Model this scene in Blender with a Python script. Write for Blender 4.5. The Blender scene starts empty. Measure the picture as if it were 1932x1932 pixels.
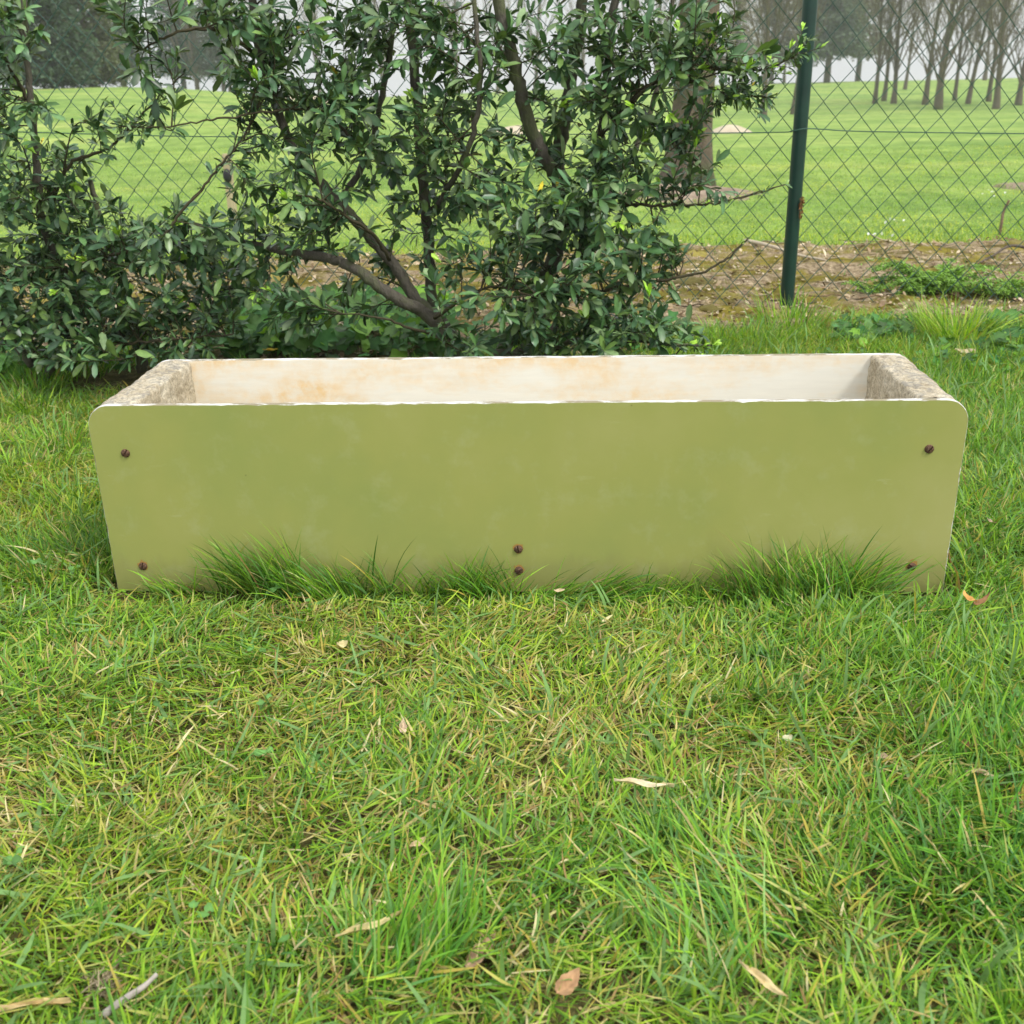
import bpy, math, random
import numpy as np
from mathutils import Matrix, Vector
R = math.radians
rng = np.random.default_rng(11)
random.seed(5)
SC = bpy.context.scene
COL = SC.collection

# ------------------------------------------------------------------ camera
F, PITCH, ROLL, CAMH = 1997.0, R(22.443), -0.0220, 0.5763      # focal length in 1/1932 of the frame
fw = np.array([0, math.cos(PITCH), -math.sin(PITCH)])
up0 = np.array([0, math.sin(PITCH), math.cos(PITCH)])
r0 = np.array([1.0, 0, 0])
rt = math.cos(ROLL) * r0 + math.sin(ROLL) * up0
up = -math.sin(ROLL) * r0 + math.cos(ROLL) * up0
cd = bpy.data.cameras.new('camera')
cd.sensor_width = 36; cd.lens = 36 * F / 1932; cd.clip_start = 0.02; cd.clip_end = 2000
cd.dof.use_dof = True; cd.dof.focus_distance = 1.25; cd.dof.aperture_fstop = 14
cam = bpy.data.objects.new('camera', cd); COL.objects.link(cam)
cam.matrix_world = Matrix(((rt[0], up[0], -fw[0], 0), (rt[1], up[1], -fw[1], 0), (rt[2], up[2], -fw[2], CAMH), (0, 0, 0, 1)))
SC.camera = cam

# ------------------------------------------------------------------ sky, sun, exposure (bright overcast)
SUN_EL, SUN_AZ = R(52), R(125)       # azimuth: compass-like, from +y towards +x
w = bpy.data.worlds.new('World'); SC.world = w; w.use_nodes = True
nt = w.node_tree; nt.nodes.clear()
sky = nt.nodes.new('ShaderNodeTexSky'); sky.sky_type = 'NISHITA'; sky.sun_disc = False
sky.sun_elevation = SUN_EL; sky.sun_rotation = SUN_AZ; sky.air_density = 1.5; sky.dust_density = 4
tcw = nt.nodes.new('ShaderNodeTexCoord')
nzw = nt.nodes.new('ShaderNodeTexNoise'); nzw.inputs['Scale'].default_value = 2.2; nzw.inputs['Detail'].default_value = 5
nt.links.new(tcw.outputs['Generated'], nzw.inputs['Vector'])
crw = nt.nodes.new('ShaderNodeValToRGB')
crw.color_ramp.elements[0].position = 0.3; crw.color_ramp.elements[0].color = (0.78, 0.80, 0.84, 1)
crw.color_ramp.elements[1].position = 0.7; crw.color_ramp.elements[1].color = (1, 1, 1, 1)
nt.links.new(nzw.outputs['Fac'], crw.inputs['Fac'])
vmw = nt.nodes.new('ShaderNodeVectorMath'); vmw.operation = 'SCALE'; vmw.inputs['Scale'].default_value = 10.0
sxw = nt.nodes.new('ShaderNodeSeparateXYZ'); nt.links.new(tcw.outputs['Generated'], sxw.inputs[0])
mrw = nt.nodes.new('ShaderNodeMapRange'); mrw.inputs['From Min'].default_value = 0; mrw.inputs['From Max'].default_value = 1     # overcast sky: zenith three times the horizon
mrw.inputs['To Min'].default_value = 0.46; mrw.inputs['To Max'].default_value = 1.15; nt.links.new(sxw.outputs['Z'], mrw.inputs['Value'])
mmw = nt.nodes.new('ShaderNodeVectorMath'); mmw.operation = 'SCALE'; nt.links.new(crw.outputs['Color'], mmw.inputs[0]); nt.links.new(mrw.outputs[0], mmw.inputs['Scale'])
nt.links.new(mmw.outputs['Vector'], vmw.inputs[0])
mxw = nt.nodes.new('ShaderNodeMix'); mxw.data_type = 'RGBA'; mxw.inputs[0].default_value = 0.85
nt.links.new(sky.outputs['Color'], mxw.inputs[6]); nt.links.new(vmw.outputs['Vector'], mxw.inputs[7])
bgw = nt.nodes.new('ShaderNodeBackground'); bgw.inputs['Strength'].default_value = 0.13
nt.links.new(mxw.outputs[2], bgw.inputs['Color'])
ow = nt.nodes.new('ShaderNodeOutputWorld'); nt.links.new(bgw.outputs[0], ow.inputs['Surface'])
sl = bpy.data.lights.new('sun', 'SUN'); sl.energy = 1.5; sl.angle = R(12); sl.color = (1, 0.965, 0.90)
so = bpy.data.objects.new('sun', sl); COL.objects.link(so)
sd = Vector((math.sin(SUN_AZ) * math.cos(SUN_EL), math.cos(SUN_AZ) * math.cos(SUN_EL), math.sin(SUN_EL)))
so.rotation_euler = sd.to_track_quat('Z', 'Y').to_euler()
SC.view_settings.view_transform = 'Standard'; SC.view_settings.look = 'None'
SC.view_settings.exposure = 0.70; SC.view_settings.gamma = 1

HAZE = 0.0018
SC.cycles.volume_bounces = 1
# ------------------------------------------------------------------ helpers
def ray(px, py):
    d = (px - 966) / F * rt + (966 - py) / F * up + fw
    return d
CAM = np.array([0, 0, CAMH])
def at(px, py, Y):
    d = ray(px, py); return CAM + d * (Y / d[1])
def gnd(px, py, z=0.0):
    d = ray(px, py); return CAM + d * ((z - CAMH) / d[2])

def sstep(a, b, x):
    t = np.clip((x - a) / (b - a), 0, 1); return t * t * (3 - 2 * t)
def vnoise(x, y, seed=0):
    x = np.asarray(x, float); y = np.asarray(y, float)
    xi = np.floor(x).astype(np.int64); yi = np.floor(y).astype(np.int64)
    fx = x - xi; fy = y - yi; fx = fx * fx * (3 - 2 * fx); fy = fy * fy * (3 - 2 * fy)
    def h(a, b):
        n = (a * 374761393 + b * 668265263 + seed * 974634777) & 0x7fffffff
        n = ((n ^ (n >> 13)) * 1274126177) & 0x7fffffff
        return ((n ^ (n >> 16)) & 0xffff) / 65535.0
    return (h(xi, yi) * (1 - fx) + h(xi + 1, yi) * fx) * (1 - fy) + (h(xi, yi + 1) * (1 - fx) + h(xi + 1, yi + 1) * fx) * fy
def fbm(x, y, seed=0, oct=4):
    s = 0; a = .5; tot = 0
    for i in range(oct):
        s = s + a * vnoise(np.asarray(x) * 2 ** i, np.asarray(y) * 2 ** i, seed + i * 17); tot += a; a *= .5
    return s / tot
def norm(v):
    return v / np.maximum(np.linalg.norm(v, axis=-1, keepdims=True), 1e-9)

def terrain(x, y):
    x = np.asarray(x, float); y = np.asarray(y, float)
    zr = np.interp(y, [-50, 6.5, 12, 22, 34, 39, 46, 58, 66, 120, 900], [0, 0, -.12, -.46, -.74, -.76, -.60, -.15, -.18, -2.2, -24])
    zl = np.interp(y, [-50, 6.5, 10, 16, 24, 28, 34, 60, 900], [0, 0, .07, .28, .50, .53, .42, -.6, -20])
    s = sstep(-.36, .12, x / np.maximum(np.abs(y), 4))
    z = zl * (1 - s) + zr * s
    return z + sstep(8, 20, y) * (fbm(x * .12, y * .12, 3) - .5) * .10
def thit(px, py, ymax=200.):
    d = ray(px, py); y = np.linspace(2, ymax, 20000)
    P = CAM + d * (y / d[1])[:, None]
    b = P[:, 2] < terrain(P[:, 0], P[:, 1])
    i = np.argmax(b) if b.any() else 0
    return P[i] if b.any() else None
def onter(px, Y):
    p = at(px, 150, Y); p[2] = terrain(p[0], Y); return p

def props(o, label=None, cat=None, group=None, kind=None):
    if label: o['label'] = label
    if cat: o['category'] = cat
    if group: o['group'] = group
    if kind: o['kind'] = kind
    return o
def empty(name, loc, label, cat, group=None, rz=0):
    o = bpy.data.objects.new(name, None); o.empty_display_size = .1
    o.location = loc; o.rotation_euler = (0, 0, rz); COL.objects.link(o)
    return props(o, label, cat, group)
def mesh_obj(name, V, FB, mats, parent=None, smooth=True, col=None, midx=None):
    """V (n,3); FB list of (m,k) int arrays; col (n,3) per vertex; midx per face"""
    me = bpy.data.meshes.new(name)
    V = np.ascontiguousarray(V, dtype=np.float32)
    FB = [np.asarray(f) for f in FB if len(f)]
    tot = np.concatenate([np.full(len(f), f.shape[1], np.int32) for f in FB])
    lv = np.concatenate([f.ravel() for f in FB]).astype(np.int32)
    st = np.concatenate([[0], np.cumsum(tot)[:-1]]).astype(np.int32)
    me.vertices.add(len(V)); me.vertices.foreach_set('co', V.ravel())
    me.loops.add(len(lv)); me.loops.foreach_set('vertex_index', lv)
    me.polygons.add(len(tot)); me.polygons.foreach_set('loop_start', st)
    me.polygons.foreach_set('use_smooth', np.full(len(tot), smooth))
    for m in (mats if isinstance(mats, (list, tuple)) else [mats]): me.materials.append(m)
    if midx is not None: me.polygons.foreach_set('material_index', np.asarray(midx, np.int32))
    me.update(calc_edges=True); me.validate()
    if col is not None:
        a = me.color_attributes.new('Col', 'FLOAT_COLOR', 'POINT')
        c = np.ones((len(V), 4), np.float32); c[:, :3] = col; a.data.foreach_set('color', c.ravel())
    o = bpy.data.objects.new(name, me); COL.objects.link(o)
    if parent: o.parent = parent
    return o
import bmesh
def fixn(o):
    bm = bmesh.new(); bm.from_mesh(o.data); bmesh.ops.recalc_face_normals(bm, faces=bm.faces); bm.to_mesh(o.data); bm.free()
class MB:
    def __init__(s): s.V = []; s.F = {}; s.C = []; s.n = 0; s.M = {}
    def add(s, V, Fs, c=None, mi=0):
        V = np.asarray(V, float); s.V.append(V)
        if c is not None: s.C.append(np.broadcast_to(np.asarray(c, float), V.shape).copy() if np.ndim(c) == 1 else c)
        for f in (Fs if isinstance(Fs, list) else [Fs]):
            f = np.asarray(f)
            if len(f) == 0: continue
            s.F.setdefault(f.shape[1], []).append(f + s.n); s.M.setdefault(f.shape[1], []).append(np.full(len(f), mi))
        s.n += len(V)
    def build(s, name, mats, parent=None, smooth=True):
        ks = sorted(s.F)
        return mesh_obj(name, np.concatenate(s.V), [np.concatenate(s.F[k]) for k in ks], mats, parent, smooth,
                        np.concatenate(s.C) if s.C else None, np.concatenate([np.concatenate(s.M[k]) for k in ks]))
def catmull(P, n):
    P = np.asarray(P, float); Q = np.vstack([2 * P[0] - P[1], P, 2 * P[-1] - P[-2]])
    out = []
    for i in range(1, len(Q) - 2):
        t = np.linspace(0, 1, n, endpoint=False)[:, None]
        a, b, c, d = Q[i - 1], Q[i], Q[i + 1], Q[i + 2]
        out.append(.5 * (2 * b + (c - a) * t + (2 * a - 5 * b + 4 * c - d) * t ** 2 + (3 * b - a - 3 * c + d) * t ** 3))
    out.append(Q[-2][None]); return np.vstack(out)
def tube(P, rad, ns=6, cap=True, rough=0.0):
    P = np.asarray(P, float); n = len(P); rad = np.broadcast_to(rad, n)
    T = norm(np.gradient(P, axis=0))
    a = np.array([0, 0, 1.]) if abs(T[0, 2]) < .8 else np.array([1., 0, 0])
    U = np.zeros_like(P); u = norm(np.cross(T[0], a))
    for i in range(n):
        u = u - T[i] * (u @ T[i]); u = u / max(np.linalg.norm(u), 1e-9); U[i] = u
    W = np.cross(T, U)
    th = np.linspace(0, 2 * np.pi, ns, endpoint=False)
    rr = rad[:, None] * (1 + (rough * rng.uniform(-1, 1, (n, ns)) if rough else 0))
    V = P[:, None] + rr[:, :, None] * (np.cos(th)[None, :, None] * U[:, None] + np.sin(th)[None, :, None] * W[:, None])
    V = V.reshape(-1, 3)
    i = np.arange(n - 1)[:, None] * ns; j = np.arange(ns)[None]; k = (j + 1) % ns
    Fq = np.stack([i + j, i + k, i + ns + k, i + ns + j], -1).reshape(-1, 4)
    fs = [Fq]
    if cap:
        V = np.vstack([V, P[0], P[-1]]); c0 = n * ns; c1 = c0 + 1; jj = np.arange(ns); kk = (jj + 1) % ns
        fs.append(np.concatenate([np.stack([np.full(ns, c0), kk, jj], 1), np.stack([np.full(ns, c1), (n - 1) * ns + jj, (n - 1) * ns + kk], 1)]))
    return V, fs

# leaf template
_T = np.array([0, .15, .15, .15, .48, .48, .48, .80, .80, .80, 1.0])
_W = np.array([0, -.22, 0, .22, -.48, 0, .48, -.43, 0, .43, 0])
_LF = np.array([[0, 1, 2], [0, 2, 3], [1, 4, 5], [1, 5, 2], [2, 5, 6], [2, 6, 3], [4, 7, 8], [4, 8, 5], [5, 8, 9], [5, 9, 6], [7, 10, 8], [8, 10, 9]])
def leaves(P, A, N, L, W, C, curl=.12, fold=.25, mid=1.25):
    n = len(P); A = norm(A); N = norm(N - A * np.sum(A * N, 1, keepdims=True)); B = np.cross(A, N)
    L = np.broadcast_to(L, n)[:, None, None]; W = np.broadcast_to(W, n)[:, None, None]
    t = _T[None, :, None]; ww = _W[None, :, None]
    cu = np.broadcast_to(curl, n)[:, None, None]; fo = np.broadcast_to(fold, n)[:, None, None]
    V = P[:, None] + A[:, None] * L * t + B[:, None] * W * ww + N[:, None] * (np.abs(ww) * W * fo * 2 - cu * L * t * t)
    Fc = (_LF[None] + (np.arange(n) * 11)[:, None, None]).reshape(-1, 3)
    m = np.where(np.abs(_W) < .01, mid, 1.0); m[0] = mid; m[-1] = 1
    Cc = (C[:, None] * m[None, :, None]).reshape(-1, 3)
    return V.reshape(-1, 3), Fc, Cc

# ------------------------------------------------------------------ materials
def mat(name, base=(.5, .5, .5), rough=.6, spec=.4):
    m = bpy.data.materials.new(name); m.use_nodes = True
    b = m.node_tree.nodes['Principled BSDF']
    b.inputs['Base Color'].default_value = (*base, 1); b.inputs['Roughness'].default_value = rough
    b.inputs['Specular IOR Level'].default_value = spec
    return m, m.node_tree, b
def nd(nt, t, **k):
    n = nt.nodes.new(t)
    for a, v in k.items(): setattr(n, a, v)
    return n
def noise(nt, scale, detail=4, rough=.55, coord='Object', vec=None, stretch=None):
    n = nd(nt, 'ShaderNodeTexNoise'); n.inputs['Scale'].default_value = scale
    n.inputs['Detail'].default_value = detail; n.inputs['Roughness'].default_value = rough
    if vec is None:
        tc = nd(nt, 'ShaderNodeTexCoord'); vec = tc.outputs[coord]
    if stretch:
        mp = nd(nt, 'ShaderNodeMapping'); mp.inputs['Scale'].default_value = stretch
        nt.links.new(vec, mp.inputs['Vector']); vec = mp.outputs['Vector']
    nt.links.new(vec, n.inputs['Vector']); return n.outputs['Fac']
def ramp(nt, fac, stops):
    r = nd(nt, 'ShaderNodeValToRGB'); cr = r.color_ramp
    while len(cr.elements) < len(stops): cr.elements.new(.5)
    for e, (p, c) in zip(cr.elements, stops):
        e.position = p; e.color = (*c, 1) if len(c) == 3 else c
    nt.links.new(fac, r.inputs['Fac']); return r.outputs['Color']
def mixc(nt, fac, a, b, mode='MIX'):
    m = nd(nt, 'ShaderNodeMix', data_type='RGBA', blend_type=mode)
    for s, v in ((0, fac), (6, a), (7, b)):
        if isinstance(v, (int, float)): m.inputs[s].default_value = v
        elif isinstance(v, tuple): m.inputs[s].default_value = (*v, 1)
        else: nt.links.new(v, m.inputs[s])
    return m.outputs[2]
def bump(nt, b, h, strength=.3, dist=.002, prev=None):
    n = nd(nt, 'ShaderNodeBump'); n.inputs['Strength'].default_value = strength; n.inputs['Distance'].default_value = dist
    nt.links.new(h, n.inputs['Height'])
    if prev is not None: nt.links.new(prev, n.inputs['Normal'])
    nt.links.new(n.outputs['Normal'], b.inputs['Normal']); return n.outputs['Normal']

def leafmat(name, rough=.45, spec=.4, trans=.25, back=1.25, var=.15, nscale=60):
    m, nt, b = mat(name, rough=rough, spec=spec)
    at_ = nd(nt, 'ShaderNodeAttribute', attribute_name='Col')
    nz = noise(nt, nscale, 2)
    c = mixc(nt, 1.0, at_.outputs['Color'], ramp(nt, nz, [(.3, (1 - var,) * 3), (.7, (1 + var * .6,) * 3)]), 'MULTIPLY')
    g = nd(nt, 'ShaderNodeNewGeometry')
    c2 = mixc(nt, 1.0, c, (back, back, back * 1.02), 'MULTIPLY')
    cc = mixc(nt, g.outputs['Backfacing'], c, c2)
    nt.links.new(cc, b.inputs['Base Color'])
    tr = nd(nt, 'ShaderNodeBsdfTranslucent')
    ct = mixc(nt, 1.0, cc, (1.25, 1.2, .55), 'MULTIPLY'); nt.links.new(ct, tr.inputs['Color'])
    ms = nd(nt, 'ShaderNodeMixShader'); ms.inputs[0].default_value = trans
    nt.links.new(b.outputs[0], ms.inputs[1]); nt.links.new(tr.outputs[0], ms.inputs[2])
    nt.links.new(ms.outputs[0], nt.nodes['Material Output'].inputs['Surface'])
    return m
M_GRASS = leafmat('grass_blades', .5, .22, .30, 1.05, .12)
M_LEAF = leafmat('shrub_leaf', .36, .5, .20, 1.7, .2, 90)
M_WEED = leafmat('weed_leaf', .55, .3, .25, 1.15, .2)
M_LITTER = leafmat('dry_leaf', .8, .15, .08, 1.05, .25, 120)
M_FAR = leafmat('far_foliage', .7, .2, .2, 1.0, .1, 3)

def barkmat(name, a, b_, s=60, bs=.6, moss=None, dist=.004):
    m, nt, b = mat(name, rough=.85, spec=.2)
    n1 = noise(nt, s, 6, .65, stretch=(1, 1, .35)); n2 = noise(nt, s * .15, 3)
    c = mixc(nt, n1, a, b_)
    if moss: c = mixc(nt, ramp(nt, n2, [(.5, (0, 0, 0)), (.62, (1, 1, 1))]), c, moss)
    nt.links.new(c, b.inputs['Base Color']); bump(nt, b, n1, bs, dist); return m
M_BARK = barkmat('shrub_bark', (.035, .031, .024), (.20, .18, .145), 130, 1.0, (.12, .13, .07), .008)
M_TWIG = barkmat('twig_bark', (.035, .030, .018), (.095, .082, .045), 200)
M_TRUNK = barkmat('tree_bark', (.035, .028, .02), (.23, .185, .13), 30, 1.0, (.09, .10, .05), .03)
M_FTRUNK = barkmat('far_bark', (.060, .050, .034), (.15, .125, .085), 6, .5, (.09, .10, .045))

# ------------------------------------------------------------------ ground sheets
def grid_sheet(name, xs, ys, zf, m, **k):
    X, Y = np.meshgrid(xs, ys); V = np.stack([X, Y, zf(X, Y)], -1).reshape(-1, 3)
    nx = len(xs); i, j = np.meshgrid(np.arange(len(ys) - 1), np.arange(nx - 1), indexing='ij'); a = (i * nx + j).ravel()
    o = mesh_obj(name, V, [np.stack([a, a + 1, a + nx + 1, a + nx], 1)], m)
    props(o, kind='structure', **k); return o
# fairway + rest of the land: one sheet to the horizon
m, nt, b = mat('mown_turf', rough=.9, spec=.1)
tc = nd(nt, 'ShaderNodeTexCoord')
n1 = noise(nt, .35, 5, .6, vec=tc.outputs['Object'], stretch=(1, 2.2, 1))
n2 = noise(nt, 5, 6, .7, vec=tc.outputs['Object'], stretch=(1, .5, 1))
n3 = noise(nt, 70, 3, .7, vec=tc.outputs['Object'])
c = ramp(nt, n1, [(.33, (.135, .235, .055)), (.5, (.22, .325, .078)), (.66, (.31, .385, .11))])
c = mixc(nt, 1.0, c, ramp(nt, n2, [(.32, (.58, .64, .55)), (.68, (1.25, 1.2, 1.18))]), 'MULTIPLY')
c = mixc(nt, 1.0, c, ramp(nt, n3, [(.25, (.7, .72, .7)), (.7, (1.15, 1.15, 1.1))]), 'MULTIPLY')
nt.links.new(c, b.inputs['Base Color']); bump(nt, b, n3, .5, .02)
xs = np.concatenate([-np.geomspace(90, 12, 16), np.linspace(-11, 11, 90), np.geomspace(12, 90, 16)])
ys = np.concatenate([np.linspace(-7, 2, 12), np.linspace(2.4, 30, 110), np.geomspace(31, 125, 50)])
grid_sheet('fairway', xs, ys, lambda X, Y: terrain(X, Y) - .012, m)
# soil under the near lawn
m, nt, b = mat('lawn_soil', rough=.95, spec=.1)
n1 = noise(nt, 30, 6, .7); n2 = noise(nt, 250, 3)
c = ramp(nt, n1, [(.3, (.045, .035, .018)), (.5, (.11, .10, .035)), (.7, (.24, .20, .09))])
c = mixc(nt, 1.0, c, ramp(nt, n2, [(.3, (.6,) * 3), (.7, (1.2,) * 3)]), 'MULTIPLY')
nt.links.new(c, b.inputs['Base Color']); bump(nt, b, n2, .8, .006)
def zl(X, Y):
    lx = (X - .0106) * .9986 - (Y - 1.1482) * .0529; ly = (X - .0106) * .0529 + (Y - 1.1482) * .9986      # pressed down at the foot of the trough
    dip = (1 - sstep(.50, .56, np.abs(lx))) * sstep(-.075, -.02, ly) * (1 - sstep(.22, .30, ly))
    return .004 + .012 * (fbm(X * 9, Y * 9, 5) - .5) - .013 * dip
grid_sheet('lawn', np.linspace(-3.6, 3.6, 360), np.linspace(-.8, 2.75, 180), zl, m)
# littered soil strip under the fence
m, nt, b = mat('mossy_soil', rough=.95, spec=.1)
n1 = noise(nt, 6, 6, .65, stretch=(1, 1.6, 1)); n2 = noise(nt, 70, 5, .7); n3 = noise(nt, 14, 5, .6)
c = ramp(nt, n2, [(.28, (.07, .052, .03)), (.45, (.23, .175, .105)), (.6, (.38, .30, .19)), (.75, (.56, .47, .33))])
moss = ramp(nt, n3, [(.35, (.10, .085, .015)), (.6, (.24, .20, .035))])
c = mixc(nt, ramp(nt, n1, [(.45, (0, 0, 0)), (.56, (1, 1, 1))]), c, moss)
nt.links.new(c, b.inputs['Base Color']); bump(nt, b, n2, .9, .012)
def zs(X, Y):
    e0 = 2.42 + .16 * (fbm(X * 2.2, Y * 0 + 3, 8) - .5); e1 = 3.72 + .25 * (fbm(X * 1.7, Y * 0 + 9, 9) - .5)
    edge = sstep(e0 - .1, e0 + .06, Y) * (1 - sstep(e1 - .06, e1 + .10, Y))
    return -.03 + edge * (.042 + .05 * (fbm(X * 7, Y * 9, 12, 3) - .4) + .012 * fbm(X * 40, Y * 40, 4, 2))
grid_sheet('soil_strip', np.linspace(-4.4, 4.4, 420), np.linspace(2.2, 4.0, 120), zs, m)

# damp morning air
hz = MB(); hz.add(np.array([[x, y, z] for z in (-5.5, 12.5) for y in (-9, 132) for x in (-95, 95)]), np.array([[0, 1, 3, 2], [4, 6, 7, 5], [0, 4, 5, 1], [2, 3, 7, 6], [0, 2, 6, 4], [1, 5, 7, 3]]))
hm = bpy.data.materials.new('haze_air'); hm.use_nodes = True; hn = hm.node_tree; hn.nodes.clear()
pv = hn.nodes.new('ShaderNodeVolumePrincipled'); pv.inputs['Color'].default_value = (.93, .95, 1, 1); pv.inputs['Density'].default_value = HAZE; pv.inputs['Anisotropy'].default_value = .2
ho = hn.nodes.new('ShaderNodeOutputMaterial'); hn.links.new(pv.outputs[0], ho.inputs['Volume'])
ho_ = hz.build('haze', hm, smooth=False); fixn(ho_); props(ho_, 'thin pale haze over the far slope', 'haze', kind='stuff')

# ------------------------------------------------------------------ trough
TX, TY, YAW, TH, TD = .0106, 1.1482, -.0529, .2353, .2137
trough = empty('planter_trough', (TX, TY, 0), 'long rectangular planter trough with olive green front board and concrete ends on the lawn', 'planter', rz=YAW)
cy, sy_ = math.cos(YAW), math.sin(YAW)
def on_front(px, py):        # pixel -> local x,z on the front board
    d = ray(px, py); n = np.array([sy_, -cy, 0]); t = ((np.array([TX, TY, 0]) - CAM) @ n) / (d @ n)
    p = CAM + d * t - np.array([TX, TY, 0]); return p[0] * cy + p[1] * sy_, p[2]
def profile(hw, h, r, z0=0.0, n=14, step=None):
    p = [(-hw, z0)]
    a = np.linspace(np.pi, np.pi / 2, n); p += [(-hw + r + r * math.cos(t), h - r + r * math.sin(t)) for t in a]
    a = np.linspace(np.pi / 2, 0, n); p += [(hw - r + r * math.cos(t), h - r + r * math.sin(t)) for t in a]
    p.append((hw, z0)); return np.array(p)
def dens(p, step):
    o = []
    for i in range(len(p)):
        a, b_ = p[i], p[(i + 1) % len(p)]; k = max(1, int(np.linalg.norm(b_ - a) / step))
        for q in range(k): o.append(a + (b_ - a) * q / k)
    return np.array(o)
# paint
m, nt, b = mat('olive_laminate', rough=.42, spec=.35)
n1 = noise(nt, 3.2, 5, .6); n2 = noise(nt, 22, 6, .7); n3 = noise(nt, 260, 2)
c = ramp(nt, n1, [(.3, (.268, .308, .090)), (.5, (.325, .335, .098)), (.70, (.375, .368, .132))])
c = mixc(nt, ramp(nt, n2, [(.53, (0, 0, 0)), (.72, (.34, .34, .34))]), c, (.42, .43, .24))
vo = nd(nt, 'ShaderNodeTexVoronoi'); vo.inputs['Scale'].default_value = 17; tc = nd(nt, 'ShaderNodeTexCoord'); nt.links.new(tc.outputs['Object'], vo.inputs['Vector'])
c = mixc(nt, ramp(nt, vo.outputs['Distance'], [(.020, (.8, .8, .8)), (.034, (0, 0, 0))]), c, (.10, .095, .03))
n4 = noise(nt, 40, 6, .75, stretch=(.5, 1, 2.2)); n5 = noise(nt, 5, 3, .5)
scf = mixc(nt, 1.0, ramp(nt, n4, [(.60, (0, 0, 0)), (.74, (.55, .55, .55))]), ramp(nt, n5, [(.50, (0, 0, 0)), (.62, (1, 1, 1))]), 'MULTIPLY')
c = mixc(nt, scf, c, (.50, .49, .30))
sz = nd(nt, 'ShaderNodeSeparateXYZ'); nt.links.new(tc.outputs['Object'], sz.inputs[0]); n6 = noise(nt, 30, 5, .7, stretch=(1, 1, .4))
ad = nd(nt, 'ShaderNodeMath', operation='MULTIPLY_ADD'); nt.links.new(n6, ad.inputs[0]); ad.inputs[1].default_value = -.055; nt.links.new(sz.outputs['Z'], ad.inputs[2])
c = mixc(nt, ramp(nt, ad.outputs[0], [(0, (.28, .28, .28)), (.018, (0, 0, 0))]), c, (.22, .20, .09))     # splashed mud along the foot
nt.links.new(c, b.inputs['Base Color'])
rr_ = nd(nt, 'ShaderNodeMapRange'); rr_.inputs['To Min'].default_value = .36; rr_.inputs['To Max'].default_value = .55
nt.links.new(n2, rr_.inputs['Value']); nt.links.new(rr_.outputs[0], b.inputs['Roughness'])
bump(nt, b, n3, .06, .0005); M_OLIVE = m
m, nt, b = mat('white_core_edge', rough=.7, spec=.3)
n1 = noise(nt, 60, 5, .7, stretch=(.35, 1, 1)); n2 = noise(nt, 14, 4, .6)
dirt = ramp(nt, n1, [(.46, (0, 0, 0)), (.56, (1, 1, 1))])
c = mixc(nt, dirt, (.60, .60, .58), (.26, .23, .15))
c = mixc(nt, ramp(nt, n2, [(.6, (0, 0, 0)), (.75, (.6, .6, .6))]), c, (.35, .34, .3))
nt.links.new(c, b.inputs['Base Color']); bump(nt, b, n1, .5, .001); M_EDGE = m
m, nt, b = mat('stained_white_board', rough=.65, spec=.3)
n1 = noise(nt, 9, 6, .62, stretch=(.55, 1, 1.3)); n2 = noise(nt, 60, 5, .7); n3 = noise(nt, 160, 3, stretch=(.12, 1, 1))
f = ramp(nt, n1, [(.44, (0, 0, 0)), (.66, (1, 1, 1))])
f = mixc(nt, 1.0, f, ramp(nt, n2, [(.35, (.3,) * 3), (.6, (1, 1, 1))]), 'MULTIPLY')
c = mixc(nt, f, (.80, .785, .70), (.78, .57, .30))
c = mixc(nt, 1.0, c, ramp(nt, n3, [(.3, (.94,) * 3), (.7, (1, 1, 1))]), 'MULTIPLY')
nt.links.new(c, b.inputs['Base Color']); bump(nt, b, n2, .15, .0006); M_WHITE = m
m, nt, b = mat('weathered_concrete', rough=.95, spec=.2)
n1 = noise(nt, 28, 6, .7); n2 = noise(nt, 240, 5, .75); n3 = noise(nt, 70, 6, .75)
c = ramp(nt, n1, [(.3, (.36, .30, .20)), (.5, (.55, .48, .35)), (.7, (.72, .66, .52))])
c = mixc(nt, 1.0, c, ramp(nt, n2, [(.3, (.45, .43, .4)), (.5, (.95,) * 3), (.72, (1.35,) * 3)]), 'MULTIPLY')
g = nd(nt, 'ShaderNodeNewGeometry'); sx = nd(nt, 'ShaderNodeSeparateXYZ'); nt.links.new(g.outputs['True Normal'], sx.inputs[0])
lich = ramp(nt, n3, [(.48, (0, 0, 0)), (.58, (.75,) * 3)])
lich = mixc(nt, 1.0, lich, ramp(nt, sx.outputs['Z'], [(.3, (.15,) * 3), (.8, (1, 1, 1))]), 'MULTIPLY')
c = mixc(nt, lich, c, mixc(nt, n2, (.12, .115, .10), (.42, .40, .35)))
nt.links.new(c, b.inputs['Base Color'])
bump(nt, b, n2, 1.0, .0035); M_CONC = m
m, nt, b = mat('rusty_screw', rough=.75, spec=.4)
n2 = noise(nt, 600, 4); nt.links.new(ramp(nt, n2, [(.35, (.055, .030, .020)), (.55, (.14, .075, .045)), (.75, (.27, .17, .12))]), b.inputs['Base Color'])
b.inputs['Metallic'].default_value = .3; bump(nt, b, n2, .6, .0006); M_RUST = m
m, nt, b = mat('rust_stain', rough=.8, spec=.2, base=(.36, .21, .06)); M_STAIN = m

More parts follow.
